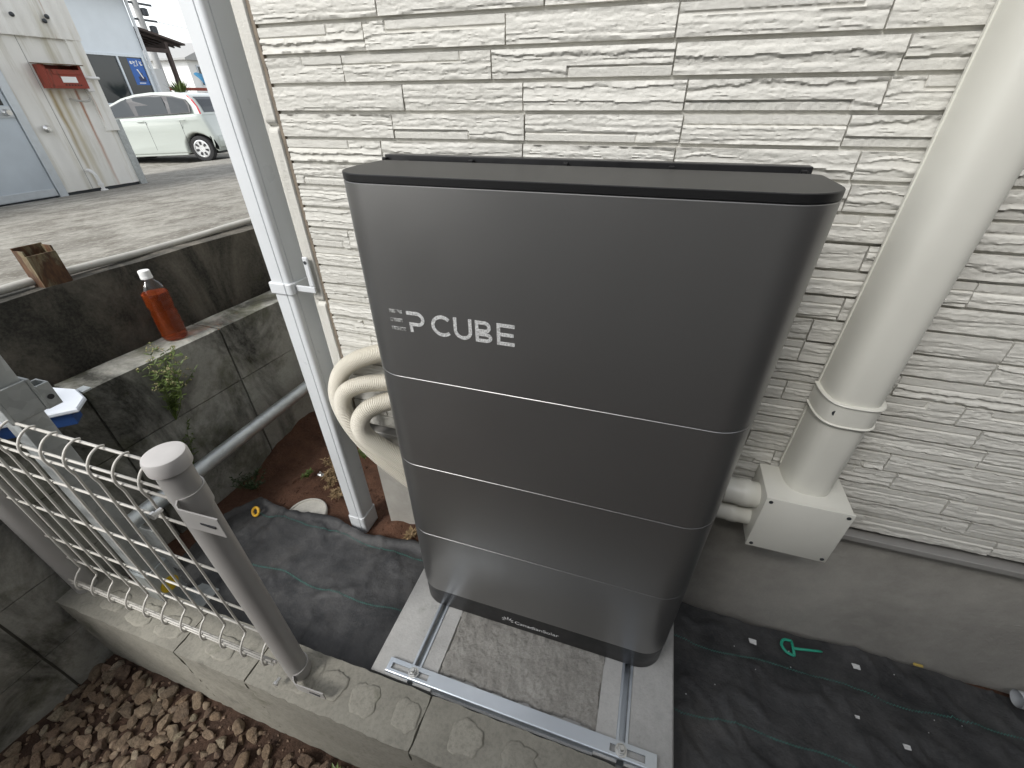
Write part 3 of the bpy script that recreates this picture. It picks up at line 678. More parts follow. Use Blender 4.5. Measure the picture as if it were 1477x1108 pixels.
for k, (ax, az, ang, ln) in enumerate([(-0.187, 0.1075, 88, 0.019), (-0.1855, 0.1085, 62, 0.016), (-0.184, 0.1085, 35, 0.013), (-0.1885, 0.1085, 118, 0.016), (-0.190, 0.1085, 145, 0.013), (-0.191, 0.1065, 172, 0.010), (-0.183, 0.1065, 8, 0.009)]):
    d = np.array([math.cos(R(ang)), math.sin(R(ang))]); n_ = np.array([-d[1], d[0]]); p = np.array([ax, az])+d*0.003
    q = [p, p+d*ln*0.5-n_*0.0016, p+d*ln, p+d*ln*0.5+n_*0.0016]; em.append(([(c[0], UY0+0.0002, c[1]) for c in q], [(0, 1, 2, 3)]))
obj('maker_emblem', join(*em), M['print'], pl, smooth=0)

# ================================================================== CONCRETE BASE with anchor rails
base = empty('concrete_base', (-0.125, 0.0, -0.05), 'pale precast concrete base with two steel rails under the battery cabinet', 'concrete base')
SX0, SX1 = -0.472, 0.2225; RLX = (-0.367, 0.117)
def notch(x): return [(x-0.0075, 0.0795), (x-0.0075, 0.055), (x+0.0075, 0.055), (x+0.0075, 0.0795)]
o2 = [(SX0, 0.076), (SX0, -0.05), (SX1, -0.05), (SX1, 0.076), (SX1-0.003, 0.0795)]+[p for p in notch(RLX[1])[::-1]]+[(0.062, 0.0795), (0.060, 0.068), (-0.312, 0.068), (-0.314, 0.0795)]+[p for p in notch(RLX[0])[::-1]]+[(SX0+0.003, 0.0795)]
v, f = prism(o2, -0.20, 0.192, 0, plane='xz')      # extruded along y
obj('slab', (v, f), M['slab'], base, smooth=20, recalc=True)
for rx in RLX:
    obj('rail', join(box(rx-0.0125, rx-0.0062, -0.188, 0.19, 0.0765, 0.0822, 0.0008), box(rx+0.0062, rx+0.0125, -0.188, 0.19, 0.0765, 0.0822, 0.0008), box(rx-0.0073, rx+0.0073, -0.187, 0.19, 0.0553, 0.058)), M['zinc'], base, smooth=0)
xs2 = np.linspace(-0.322, 0.070, 150); ys2 = np.linspace(-0.1585, 0.150, 110); X, Y = np.meshgrid(xs2, ys2)
Hm = 0.0785+0.0085*(fbm2(X*42, Y*30, 4, 2.2)-0.45)+0.006*(fbm2(X*9, Y*9, 3)-0.5)+0.004*(fbm2(X*110, Y*90, 2, 5)-0.5)
edge = np.minimum(np.minimum(X+0.3135-0.012*(fbm2(Y*25, Y*0, 3)-0.3), 0.0625-X-0.012*(fbm2(Y*25+9, Y*0, 3)-0.3)), Y+0.1515-0.014*(fbm2(X*30, X*0+4, 3)-0.2))
Hm = np.where(edge < 0, 0.066, Hm)
obj('mortar_infill', hgrid(xs2, ys2, Hm), M['mortar'], base, smooth=180)
# slotted steel angle across the front
mp_ = empty('mounting_plate', (-0.12, -0.172, 0.05), 'long slotted zinc steel plate bolted across the front of the concrete base', 'steel plate')
PX0, PX1, PA, PB = -0.434, 0.188, -0.187, -0.1555; P0, P1 = 0.0832, 0.0872; s0, s1 = -0.178, -0.165
segs = [(PX0, -0.424, PA+0.0045, PB), (-0.424, -0.328, PA+0.0045, s0), (-0.424, -0.328, s1, PB), (-0.328, 0.093, PA+0.0045, PB), (0.093, 0.165, PA+0.0045, s0), (0.093, 0.165, s1, PB), (0.165, PX1, PA+0.0045, PB)]
obj('plate', join(*[box(a, b, c, d, P0, P1) for a, b, c, d in segs], tube([(x, PA+0.0045, P1-0.0045) for x in np.linspace(PX0, PX1, 3)], 0.0045, 12), box(PX0, PX1, PA, PA+0.0038, 0.052, P1-0.0045)), M['zinc'], mp_, smooth=40)
def bolt(parent, x, y, z):
    hexo = [(x+0.0095*math.cos(R(60*k+12)), y+0.0095*math.sin(R(60*k+12))) for k in range(6)]
    b_ = obj('bolt', prism(hexo, z+0.0022, z+0.0105, 0.0012), M['bolt'], parent, smooth=0)
    obj('washer', lathe([(0.0125, z), (0.0125, z+0.0021)], 24, (x, y, 0)), M['bolt'], b_)
    obj('stud', lathe([(0.0052, z-0.025), (0.0052, z+0.0165), (0.0042, z+0.018)], 16, (x, y, 0)), M['bolt'], b_)
bolt(mp_, -0.366, -0.1715, P1); bolt(mp_, 0.116, -0.1715, P1)

# ================================================================== CORRUGATED CONDUITS looped behind the cabinet
def conduit(path, r, label):
    P = resample(smooth_path(path, 14), 0.0012); k = np.arange(len(P)) % 4
    rad = np.choose(k, [r, r, r*0.90, r*0.90])
    return tag(obj('flexible_conduit', tube(P, rad, 20), M['conduit'], smooth=30), label, 'conduit', None)
conduit([(-0.38, 0.196, 0.765), (-0.46, 0.196, 0.752), (-0.552, 0.194, 0.727), (-0.623, 0.190, 0.696), (-0.672, 0.188, 0.656), (-0.700, 0.186, 0.600), (-0.704, 0.186, 0.545), (-0.688, 0.186, 0.485), (-0.656, 0.188, 0.425), (-0.612, 0.190, 0.373), (-0.560, 0.192, 0.327), (-0.50, 0.194, 0.28), (-0.42, 0.194, 0.235)], 0.0215,
        'ivory corrugated conduit making the widest, outermost loop beside the battery cabinet')
conduit([(-0.38, 0.186, 0.665), (-0.47, 0.180, 0.668), (-0.545, 0.172, 0.660), (-0.600, 0.160, 0.650), (-0.640, 0.150, 0.628), (-0.657, 0.146, 0.590), (-0.652, 0.148, 0.545), (-0.633, 0.152, 0.500), (-0.602, 0.162, 0.450), (-0.556, 0.172, 0.407), (-0.50, 0.178, 0.365), (-0.42, 0.180, 0.31)], 0.0205,
        'ivory corrugated conduit forming the middle loop between two others beside the cabinet')
conduit([(-0.38, 0.176, 0.640), (-0.46, 0.172, 0.640), (-0.532, 0.160, 0.616), (-0.578, 0.142, 0.596), (-0.602, 0.130, 0.564), (-0.603, 0.130, 0.525), (-0.582, 0.140, 0.488), (-0.545, 0.156, 0.446), (-0.50, 0.168, 0.41), (-0.42, 0.174, 0.36)], 0.0225,
        'ivory corrugated conduit bent in the tightest, innermost loop against the cabinet')

# ================================================================== DOWNSPOUT at the house corner
ds = empty('downspout', (-0.795, 0.232, 0.0), 'square white downpipe standing at the left corner of the house', 'downpipe')
def dsp(e): # outline with a rounded bead and two grooves beside its front right corner
    x0, x1, y0, y1 = -0.815-e, -0.762+e, 0.199-e, 0.265+e
    return [(x0+0.004, y0), (x1-0.018, y0), (x1-0.0165, y0+0.003), (x1-0.015, y0)]+[(x1-0.008+0.008*math.cos(R(a)), y0+0.008+0.008*math.sin(R(a))) for a in (-90, -68, -45, -22, 0)]+[(x1, y0+0.013), (x1-0.002, y0+0.0145), (x1, y0+0.016), (x1, y1-0.004), (x1-0.004, y1), (x0+0.004, y1), (x0, y1-0.004), (x0, y0+0.004)]
obj('pipe', prism(dsp(0), 0.035, 3.4), M['white_pvc'], ds, smooth=30)
obj('socket', prism(dsp(0.003), -0.02, 0.052, 0.002), M['white_pvc'], ds, smooth=30)
band = obj('bracket_band', prism(dsp(0.005), 0.842, 0.868, 0.002), M['white_pvc'], ds, smooth=30)
obj('bracket_tab', join(box(-0.719, -0.705, 0.2105, 0.2165, 0.862, 0.930, 0.002), box(-0.757, -0.705, 0.2098, 0.2155, 0.848, 0.8615, 0.001)), M['white_pvc'], band, smooth=30)
obj('screw', lathe([(0.004, 0.0), (0.004, 0.002), (0.002, 0.003)], 12, (-0.712, 0.2098, 0.918), 'y'), M['dark_metal'], band)

# ================================================================== CABLE DUCT with junction box
duct = empty('cable_duct', (0.364, 0.19, 0.60), 'wide ivory rounded cable duct climbing the siding above the junction box', 'cable duct')
def dduct(e=0.0):
    o_ = []
    for k in range(29):
        a = R(180+180*k/28); cx_, sx_ = math.cos(a), math.sin(a)
        o_.append((0.3615+(0.0410+e)*math.copysign(abs(cx_)**0.62, cx_), 0.2155+(0.066+e)*-abs(sx_)**0.62))
    return o_
obj('cover', prism(dduct(), 0.597, 3.4), M['ivory_pvc'], duct, smooth=40)
obj('duct_back', box(0.3185, 0.4045, 0.2135, 0.2185, 0.61, 3.4), M['ivory_pvc'], duct, smooth=0)
cl = obj('clamp', prism(dduct(0.004), 0.762, 0.803, 0.001), M['ivory_pvc'], duct, smooth=40)
for z in (0.7615, 0.8005): obj('clamp_rim', prism(dduct(0.0065), z, z+0.003, 0.001), M['ivory_pvc'], cl, smooth=40)
obj('clamp_hole', lathe([(0.0055, 0), (0.0055, 0.002)], 14, (0.336, 0.1505, 0.784), 'y'), M['dark_metal'], cl)
jb = empty('junction_box', (0.356, 0.17, 0.46), 'square ivory junction box with four screws at the foot of the duct', 'junction box')
obj('box_body', box(0.2855, 0.4265, 0.1225, 0.2165, 0.462, 0.5985, 0.003, 2), M['ivory_pvc'], jb, smooth=40)
ld = obj('box_lid', box(0.2845, 0.4275, 0.119, 0.1245, 0.461, 0.5995, 0.0018, 2), M['ivory_pvc'], jb, smooth=40)
for x, z in ((0.2935, 0.5905), (0.4185, 0.5905), (0.2935, 0.470), (0.4185, 0.470)):
    obj('screw', lathe([(0.0036, 0.0), (0.0036, 0.0012)], 12, (x, 0.1181, z), 'y'), M['dark_metal'], ld)
for z, r_, x0 in ((0.556, 0.026, 0.222), (0.500, 0.0215, 0.215)):
    pr = [(r_-0.003, 0.0), (r_, 0.002), (r_, 0.030), (r_+0.0015, 0.032), (r_+0.0015, 0.048), (r_, 0.05), (r_, 0.074)]
    c_ = obj('connector', lathe(pr, 28, (x0, 0.166, z), 'x'), M['ivory_pvc'], jb, smooth=40)
    obj('conduit_stub', lathe([(r_-0.005, -0.075), (r_-0.005, 0.004)], 24, (x0, 0.166, z), 'x'), M['conduit'], c_)

# ================================================================== WEED SHEET, STITCH LINES, PEGS, LITTER
def sheet_h(X, Y):
    h_ = 0.016*(fbm2(X*6+3, Y*9, 4, 1.0)-0.5)+0.011*(fbm2(X*22, Y*15, 3, 4.0)-0.5)
    ridge = np.abs(fbm2(X*9+Y*6, Y*5-X*2, 3, 7.0)-0.5); h_ = h_+0.007*np.exp(-(ridge/0.035)**2)
    return h_
def weed_sheet(x0, x1, y0, ytop, label, drop=None):
    n1, n2 = int((x1-x0)/0.008), int(0.42/0.008); xx = np.linspace(x0, x1, n1)
    t = np.linspace(0, 1, n2); X, T = np.meshgrid(xx, t); Y1 = ytop(X); Y = y0+T*(Y1-y0)
    H = sheet_h(X, Y)+0.008
    if drop: H = H+drop(X, Y)
    v = np.stack([X, Y, H], 2).reshape(-1, 3)
    f = [(j*n1+i, j*n1+i+1, (j+1)*n1+i+1, (j+1)*n1+i) for j in range(n2-1) for i in range(n1-1)]
    return tag(obj('weed_sheet', (v, f), M['sheet'], smooth=180), label, 'weed sheet')
top_l = lambda X: 0.188+0.010*np.sin(X*19)+0.016*(fbm2(X*9, X*0, 3)-0.5)-0.10*np.clip((-1.20-X)/0.06, 0, 1)
lift_l = lambda X, Y: 0.014*np.exp(-((Y-top_l(X)+0.012)/0.014)**2)+0.016*np.exp(-((X+1.0)**2/0.006+(Y-0.145)**2/0.0035))
shl = weed_sheet(-1.255, -0.474, -0.197, top_l, 'dusty black weed fabric lying between the fence and the battery base', lift_l)
top_r = lambda X: 0.246+0.006*np.sin(X*11)+0.010*(fbm2(X*14, X*0+2, 3)-0.5)
shr = weed_sheet(0.2245, 2.4, -0.197, top_r, 'dark black weed fabric along the foundation by the green peg')
def stitch(x0, x1, yfn, parent, lift=None):
    n = int((x1-x0)/0.0032); v = []; f = []; wd = 0.0008
    for k in range(n+1):
        x = x0+(x1-x0)*k/n; y = yfn(x)+(0.0021 if k % 2 else -0.0021)
        z = float(sheet_h(np.array(x), np.array(y)))+0.0105+(float(lift(np.array(x), np.array(y))) if lift else 0.0)
        v += [(x, y-wd, z), (x, y+wd, z)]
    f = [(2*k, 2*k+2, 2*k+3, 2*k+1) for k in range(n)]
    obj('stitch_line', (v, f), M['stitch'], parent, smooth=0)
wob = lambda a, s: (lambda x: a+0.006*math.sin(x*14+s)+0.004*math.sin(x*31+2*s))
stitch(-1.16, -0.475, wob(0.145, 1.0), shl, lift_l); stitch(-1.20, -0.475, wob(-0.026, 2.2), shl, lift_l)
stitch(0.226, 2.3, wob(0.142, 0.3), shr); stitch(0.226, 2.3, wob(-0.024, 1.4), shr)
tag(obj('yellow_ring', (lambda P: tube(np.r_[P, P[:1]], 0.0045, 10, False))(np.array([(-1.152+0.0125*math.cos(a), 0.131+0.0125*math.sin(a)*0.7, 0.028+0.011*math.sin(a)) for a in np.linspace(0, 6.2832, 24, endpoint=False)])), M['yellow_ring'], smooth=180),
    'small yellow plastic ring at the end of the green stitch line', 'ring')
pegz = 0.018
peg = tube(smooth_path([(0.530, 0.179, pegz), (0.512, 0.184, pegz), (0.504, 0.200, pegz), (0.512, 0.215, pegz), (0.530, 0.217, pegz)], 8), 0.0036, 8)
tag(obj('ground_peg', join(peg, tube([(0.530, 0.179, pegz), (0.531, 0.198, pegz), (0.530, 0.217, pegz)], 0.0036, 8), tube([(0.531, 0.198, pegz), (0.597, 0.212, pegz-0.002), (0.603, 0.213, pegz-0.003)], [0.0036, 0.003, 0.001], 8)), M['peg'], smooth=180),
    'green plastic ground peg lying on the dark weed fabric', 'ground peg')
dr = empty('drain_cover', (-1.0, 0.192, -0.03), 'round whitish drain cover half hidden under the weed fabric edge', 'drain cover')
obj('rim', lathe([(0.070, -0.04), (0.070, 0.001), (0.067, 0.004), (0.061, 0.004), (0.060, 0.000)], 40, (-1.0, 0.192, 0)), mat_concrete('drain_plastic', (0.56, 0.54, 0.48), seed=5.5), dr, smooth=40)
obj('lid', lathe([(0.0595, -0.014), (0.0595, -0.003), (0.056, -0.002), (0.02, -0.0018)], 40, (-1.0, 0.192, 0)), mat_concrete('drain_lid', (0.46, 0.44, 0.39), mould=0.15, seed=7.5), dr, smooth=40)
lit = [(0.436, 0.190, 0.008, 'squarish white paper scrap beside the green peg'), (0.676, 0.201, 0.0075, 'white paper scrap further along the fabric from the green peg'),
       (0.726, 0.046, 0.006, 'crumpled white scrap on the fabric beyond the lower stitch line'), (0.641, 0.078, 0.004, 'tiny white crumb on the fabric between the stitch lines')]
for x, y, s, lb in lit:
    z = float(sheet_h(np.array(x), np.array(y)))+0.0095
    v, f = grid(5, 4, lambda a, b: (x+s*(2*a-1)*(1+0.2*b), y+s*0.8*(2*b-1), z+0.0012+0.45*s*float(fbm2(np.array(a*3.0+x*50), np.array(b*3.0), 2))))
    n = len(v); v = list(v)+[(p[0], p[1], p[2]-0.0012) for p in v]; f = f+[tuple(i+n for i in q[::-1]) for q in f]
    tag(obj('paper_scrap', (v, f), M['cap_white'], smooth=0), lb, 'scrap')
tag(obj('yellow_scrap', box(0.812, 0.832, 0.2445, 0.2505, 0.016, 0.021, 0.001), simple('yellow_wood', (0.6, 0.45, 0.12), 0.6)), 'small yellowish splinter lying at the foot of the foundation', 'scrap')
crumbs = []
for k in range(15):
    x = random.uniform(0.24, 0.95); y = random.uniform(-0.15, 0.22); s = random.uniform(0.0006, 0.0012); z = float(sheet_h(np.array(x), np.array(y)))+0.009
    crumbs.append(box(x-s, x+s, y-s*0.7, y+s*0.8, z, z+s))
tag(obj('crumbs', join(*crumbs), M['cap_white'], smooth=0), 'tiny pale crumbs scattered over the dark weed fabric', 'crumbs', kind='stuff')
Tp = empty('drain_pipe_end', (1.06, 0.226, 0.01), 'short open white plastic pipe lying by the foundation', 'pipe')
obj('pipe', (lambda P: tube(P, 0.019, 24, False))(np.array([(1.0, 0.222, 0.034), (1.35, 0.226, 0.034)])), M['white_pvc'], Tp, smooth=60)
obj('pipe_wall', (lambda P: tube(P, 0.0165, 24, False))(np.array([(1.002, 0.222, 0.034), (1.35, 0.226, 0.034)])), M['white_pvc'], Tp, smooth=60)

# ================================================================== MESH FENCE
FY = -0.250; FX1 = -0.622
def fence_post(x, y, ztop, label, tabs):
    p = empty('fence_post', (x, y, 0.088), label, 'fence post', 'fence posts')
    obj('tube', lathe([(0.0238, 0.075), (0.0238, ztop-0.022)], 36, (x, y, 0)), M['fence'], p)
    obj('cap', lathe([(0.0285, ztop-0.026), (0.0292, ztop-0.024), (0.0292, ztop-0.006), (0.0275, ztop-0.0015), (0.024, ztop), (0.010, ztop+0.0006)], 36, (x, y, 0)), M['fence_cap'], p, smooth=30)
    for zc_, hh in tabs:
        # strap round the post that ends in a slotted flat tab on the far side
        a = np.linspace(R(150), R(-62), 18); path = [(x+0.0255*math.cos(t), y+0.0255*math.sin(t)) for t in a]
        path += [(x+0.020, y-0.031), (x+0.028, y-0.0345), (x+0.046, y-0.034), (x+0.100, y-0.032)]
        P = np.array(path); T = np.gradient(P, axis=0); T /= np.linalg.norm(T, axis=1)[:, None]; N = np.stack([-T[:, 1], T[:, 0]], 1)*0.0012
        loop = np.concatenate([P+N, (P-N)[::-1]]); br_ = obj('bracket', prism(loop[::-1], zc_-hh, zc_+hh), M['fence'], p, smooth=40, recalc=True)
        obj('slot', box(x+0.062, x+0.090, y-0.0355, y-0.0305, zc_-0.002, zc_+0.002), M['trim_black'], br_, smooth=0)
        obj('bracket_bolt', lathe([(0.0065, 0.0), (0.0065, 0.006), (0.004, 0.0065), (0.004, 0.016)], 10, (x-0.024, y-0.046, zc_-0.004), 'y'), M['bolt'], p)
    return p
fence_post(FX1, FY, 0.792, 'taupe round fence post with slotted bracket tabs beside the battery base', [(0.700, 0.020), (0.118, 0.014)])
fence_post(-1.345, -0.250, 0.792, 'taupe round fence post against the block retaining wall', [])
fp = empty('mesh_fence', (-0.98, FY, 0.098), 'low welded wire fence panel with curled top and bottom', 'fence')
wr = 0.0027
xw = [-0.675-0.0603*k for k in range(11)]
vp = [(FY+0.036, 0.7135), (FY+0.027, 0.7165), (FY+0.012, 0.7105), (FY+0.001, 0.697), (FY-0.003, 0.682), (FY-0.002, 0.668), (FY, 0.655), (FY, 0.62), (FY, 0.45), (FY, 0.235), (FY, 0.206),
      (FY-0.012, 0.196), (FY-0.024, 0.182), (FY-0.029, 0.168), (FY-0.029, 0.155), (FY-0.024, 0.146), (FY-0.016, 0.143)]
for x in xw:
    obj('wire', tube(smooth_path([(x, a, b) for a, b in vp], 4), wr*0.88, 8), M['fence_wire'], fp, smooth=180)
for y, z, r_ in ((FY+0.034, 0.7075, wr*1.1), (FY+0.0045, 0.690, wr), (FY+0.004, 0.668, wr), (FY+0.0045, 0.597, wr), (FY+0.0045, 0.459, wr), (FY+0.0045, 0.319, wr), (FY+0.0045, 0.228, wr),
                 (FY-0.0225, 0.170, wr*0.9), (FY-0.0225, 0.154, wr*0.9), (FY-0.014, 0.149, wr*0.9)):
    obj('rail_wire', tube([(-1.315, y, z), (-0.98, y, z), (-0.655, y, z)], r_, 8), M['fence_wire'], fp, smooth=180)
obj('clip', join(box(-0.700, -0.648, FY+0.009, FY+0.012, 0.664, 0.696, 0.001), box(-0.672, -0.650, FY+0.0125, FY+0.030, 0.664, 0.696, 0.001)), M['fence'], fp, smooth=0)
obj('clip', join(box(-0.690, -0.648, FY-0.020, FY-0.0175, 0.156, 0.168, 0.001)), M['fence'], fp, smooth=0)

# ================================================================== GALVANISED POST, BOARD, PIPE by the wall
gp = empty('steel_post', (-1.125, -0.19, 0.0), 'square galvanised steel post standing behind the mesh fence', 'steel post')
obj('tube', box(-1.150, -1.100, -0.214, -0.168, 0.0, 1.25, 0.004, 2), M['galv_dull'], gp, smooth=40)
sc = obj('base_socket', join(box(-1.157, -1.093, -0.221, -0.2152, 0.0, 0.20), box(-1.157, -1.093, -0.1668, -0.161, 0.0, 0.20), box(-1.157, -1.1512, -0.2152, -0.1668, 0.0, 0.20), box(-1.0988, -1.093, -0.2152, -0.1668, 0.0, 0.20)), M['galv'], gp, smooth=0)
obj('sticker', lathe([(0.023, 0.0), (0.023, 0.0012)], 28, (-1.0925, -0.188, 0.125), 'x'), M['yellow'], sc, smooth=0)
obj('base_flange', box(-1.20, -1.05, -0.26, -0.12, -0.01, 0.012, 0.002), M['galv_dull'], gp, smooth=0)
cp = obj('clamp', join(box(-1.158, -1.092, -0.2215, -0.2152, 0.705, 0.775, 0.001), box(-1.158, -1.092, -0.1665, -0.1605, 0.705, 0.775, 0.001), box(-1.0985, -1.093, -0.2152, -0.1665, 0.705, 0.775, 0.001)), M['galv_dull'], gp, smooth=0)
hk = obj('hook_bracket', join(box(-1.136, -1.132, -0.1605, -0.136, 0.700, 0.752, 0.0005), box(-1.132, -1.104, -0.1395, -0.136, 0.700, 0.752, 0.0005), box(-1.104, -1.100, -0.1605, -0.136, 0.700, 0.752, 0.0005)), M['galv_dull'], gp, smooth=0)
obj('bracket_hole', lathe([(0.0055, 0), (0.0055, 0.001)], 16, (-1.0998, -0.147, 0.722), 'x'), M['trim_black'], hk)
bd = empty('white_board', (-1.28, -0.12, 0.59), 'white plastic tray with a dark blue edge fixed behind the galvanised post', 'tray')
bo = [(-1.420, -0.060), (-1.420, -0.310), (-1.292, -0.184), (-1.193, -0.090), (-1.226, -0.052), (-1.285, -0.034)]
obj('tray', prism(bo, 0.618, 0.630, 0.003), M['white_board'], bd, smooth=30)
obj('blue_edge', prism([(-1.400, -0.075), (-1.400, -0.275), (-1.292, -0.172), (-1.213, -0.097), (-1.240, -0.070)], 0.584, 0.6178, 0.002), M['blue_board'], bd, smooth=0)
obj('latch', box(-1.300, -1.272, -0.033, -0.012, 0.616, 0.622, 0.001), M['galv'], bd, smooth=0)
gpipe = empty('steel_pipe', (-1.25, 0.4, 0.2), 'long galvanised steel pipe running low along the block retaining wall', 'pipe')
obj('pipe', tube([(-1.250, -0.125, 0.240), (-1.250, 0.3, 0.236), (-1.246, 1.9, 0.222)], 0.0235, 28), M['galv'], gpipe, smooth=50)
for y_ in (-0.108, 1.85): obj('pipe_saddle', box(-1.285, -1.215, y_, y_+0.01, 0.0, 0.197, 0.001), M['galv_dull'], gpipe, smooth=0)

# ================================================================== BOTTLE ON THE WALL
bx, by, bz = -1.412, 0.312, 0.5805
bt = empty('tea_bottle', (bx, by, bz), 'clear plastic bottle of reddish brown tea with white cap on the block wall', 'bottle')
prof = [(0.022, 0.003), (0.031, 0.0), (0.0345, 0.006), (0.0345, 0.022), (0.0332, 0.026), (0.0345, 0.030), (0.0345, 0.046), (0.0330, 0.050), (0.0345, 0.054), (0.0345, 0.070), (0.0325, 0.075), (0.0345, 0.080),
        (0.0335, 0.088), (0.0308, 0.096), (0.0320, 0.104), (0.0345, 0.112), (0.0345, 0.126), (0.0332, 0.130), (0.0345, 0.134), (0.0345, 0.150), (0.0336, 0.158), (0.0300, 0.170), (0.0225, 0.182), (0.0150, 0.190), (0.0135, 0.196)]
obj('bottle_body', lathe(prof, 40, (bx, by, bz)), M['pet'], bt, smooth=60)
tp = [(r_-0.0012, z_+0.001) for r_, z_ in prof if z_ < 0.150]+[(0.0333, 0.1508), (0.015, 0.1510)]
obj('tea', lathe(tp, 40, (bx, by, bz)), M['tea'], bt, smooth=60)
cpv, cpf = lathe([(0.0155, 0.1955), (0.0155, 0.2015), (0.0150, 0.202), (0.0152, 0.217), (0.0140, 0.219)], 48, (bx, by, bz))
cpv[96:192:2, :2] = (cpv[96:192:2, :2]-[bx, by])*0.96+[bx, by]
obj('cap', (cpv, cpf), M['cap_white'], bt, smooth=40)

# rusty stub and the grey cable on top of the cast wall
st = empty('rusty_stub', (-1.525, 0.165, 0.79), 'short rust-eaten square steel stub sticking out of the cast wall', 'steel stub')
obj('stub', shear(join(box(-0.205, -0.201, 0.125, 0.188, 0.79, 0.904), box(-0.165, -0.161, 0.125, 0.188, 0.79, 0.886), box(-0.201, -0.165, 0.125, 0.129, 0.79, 0.898), box(-0.201, -0.165, 0.184, 0.188, 0.79, 0.900))), M['rust_stub'], st, smooth=0)
cpth = [(wallx(0.215, y)+0.014*math.sin(y*5.5+1), y, 0.815+0.004*math.sin(y*9)) for y in np.linspace(-1.2, 3.0, 40)]
tag(obj('grey_cable', tube(smooth_path(cpth, 4), 0.0105, 10), M['grey_hose'], smooth=180), 'grey cable lying along the top of the cast concrete wall', 'cable')

# ================================================================== WEEDS
def leaf(p, d, ln, wd, up=(0, 0, 1)):
    p = np.array(p, float); d = np.array(d, float); d /= np.linalg.norm(d); s = np.cross(d, up); s /= np.linalg.norm(s)+1e-9
    n = np.cross(s, d); q = [p, p+d*ln*0.45+s*wd+n*ln*0.06, p+d*ln, p+d*ln*0.45-s*wd+n*ln*0.06]
    return [tuple(c) for c in q], [(0, 1, 2, 3)]
def weed(name, basep, h_, ns, label, mats, spread=0.5, lean=(0, 0), leaf_l=0.018, heads=True, seed=1, down=False):
    r = random.Random(seed); stems = []; lv_ = []; hd = []
    for k in range(ns):
        a = r.uniform(0, 6.28); ln = h_*r.uniform(0.65, 1.05); P = [np.array(basep, float)]; d = np.array([spread*math.cos(a)+lean[0], spread*math.sin(a)+lean[1], 1.0]); d /= np.linalg.norm(d)
        for s in range(8):
            d = d+np.array([r.uniform(-.18, .18), r.uniform(-.18, .18), r.uniform(-.06, .05)]); d /= np.linalg.norm(d); P.append(P[-1]+d*ln/8)
            if s > 0:
                for _ in range(3 if s > 3 else 2):
                    b = r.uniform(0, 6.28); dl = np.array([math.cos(b), math.sin(b), r.uniform(-0.1, 0.9)]); lv_.append(leaf(P[-1], dl, leaf_l*r.uniform(0.5, 1.2), leaf_l*0.16))
                if s > 3:
                    b = r.uniform(0, 6.28); dl = np.array([math.cos(b), math.sin(b), 0.9]); dl /= np.linalg.norm(dl); e = P[-1]+dl*h_*r.uniform(0.05, 0.13)
                    stems.append(tube([P[-1], (P[-1]+e)/2+0.002, e], [0.0008, 0.0006, 0.0005], 3, False))
                    if heads:
                        for _ in range(4):
                            c = e+np.array([r.uniform(-1, 1), r.uniform(-1, 1), r.uniform(-1, 1)])*0.006; q = r.uniform(0.0016, 0.003)
                            hd.append((c+np.array([(1, 0, 0), (-1, 0, 0), (0, 1, 0), (0, -1, 0), (0, 0, 1.4), (0, 0, -1.2)])*q, [(0, 2, 4), (2, 1, 4), (1, 3, 4), (3, 0, 4), (2, 0, 5), (1, 2, 5), (3, 1, 5), (0, 3, 5)]))
                        for _ in range(3):
                            b = r.uniform(0, 6.28); lv_.append(leaf(e, (math.cos(b), math.sin(b), r.uniform(-.2, .8)), leaf_l*0.5, leaf_l*0.1))
        stems.append(tube(P, np.linspace(0.0015, 0.0006, len(P)), 4, False))
    t = empty(name, basep, label, 'weed')
    obj('stems', join(*stems), M[mats[0]], t, smooth=180); obj('leaves', join(*lv_), M[mats[0]], t, smooth=0)
    if hd: obj('seed_heads', join(*hd), M[mats[1]], t, smooth=0)['kind'] = 'stuff'
    return t
weed('wall_weed', (wallx(-0.003, 0.155), 0.155, 0.372), 0.25, 16, 'spindly green flowering weed growing from the joint of the block wall', ('green', 'flowerhead'), 0.20, (0.20, 0.20), 0.023, True, 4)
weed('wall_weed', (wallx(-0.004, 0.13), 0.13, 0.168), 0.20, 4, 'thin sparse weed stems rising from the lower joint behind the fence post', ('green', 'flowerhead'), 0.15, (0.14, 0.12), 0.022, False, 9)
for k, (x, y, h_, n_, mt, lb) in enumerate([(-1.255, 0.215, 0.085, 16, 'leaf_dark', 'dark green bushy weed at the foot of the block wall'), (-0.985, 0.315, 0.03, 7, 'drygrass', 'dry brown grass tuft on the soil by the downpipe'),
                                            (-1.04, 0.40, 0.055, 8, 'drygrass', 'taller dead grass tuft on the soil below the steel pipe'), (-0.955, 0.49, 0.045, 6, 'green', 'little green seedling behind the downpipe on bare soil'), (-1.10, 0.33, 0.025, 5, 'green', 'low green sprout on the soil near the pipe')]):
    weed('ground_weed', (x, y, 0.015), h_, n_, lb, (mt, 'flowerhead'), 0.9, (0, 0), 0.016, False, 20+k)
def rosette(x, y, s, label, seed):
    r = random.Random(seed); z = gz(x, y)+0.012; lv_ = []
    for k in range(13):
        a = 2.4*k; up = 0.35+0.05*k; lv_.append(leaf((x, y, z), (math.cos(a), math.sin(a), up), s*r.uniform(0.8, 1.1), s*0.2))
    t = empty('gravel_weed', (x, y, z), label, 'weed'); obj('leaves', join(*lv_), M['green'], t, smooth=0)
rosette(-0.545, -0.345, 0.032, 'small green leafy rosette against the footing block', 1); rosette(-1.02, -0.505, 0.024, 'tiny green sprout among the brown stones far from the footing', 2)
rosette(-0.70, -0.40, 0.022, 'tiny green sprout on bare soil among the stones', 3); rosette(-0.83, -0.545, 0.026, 'pale green sprout between larger stones', 5)
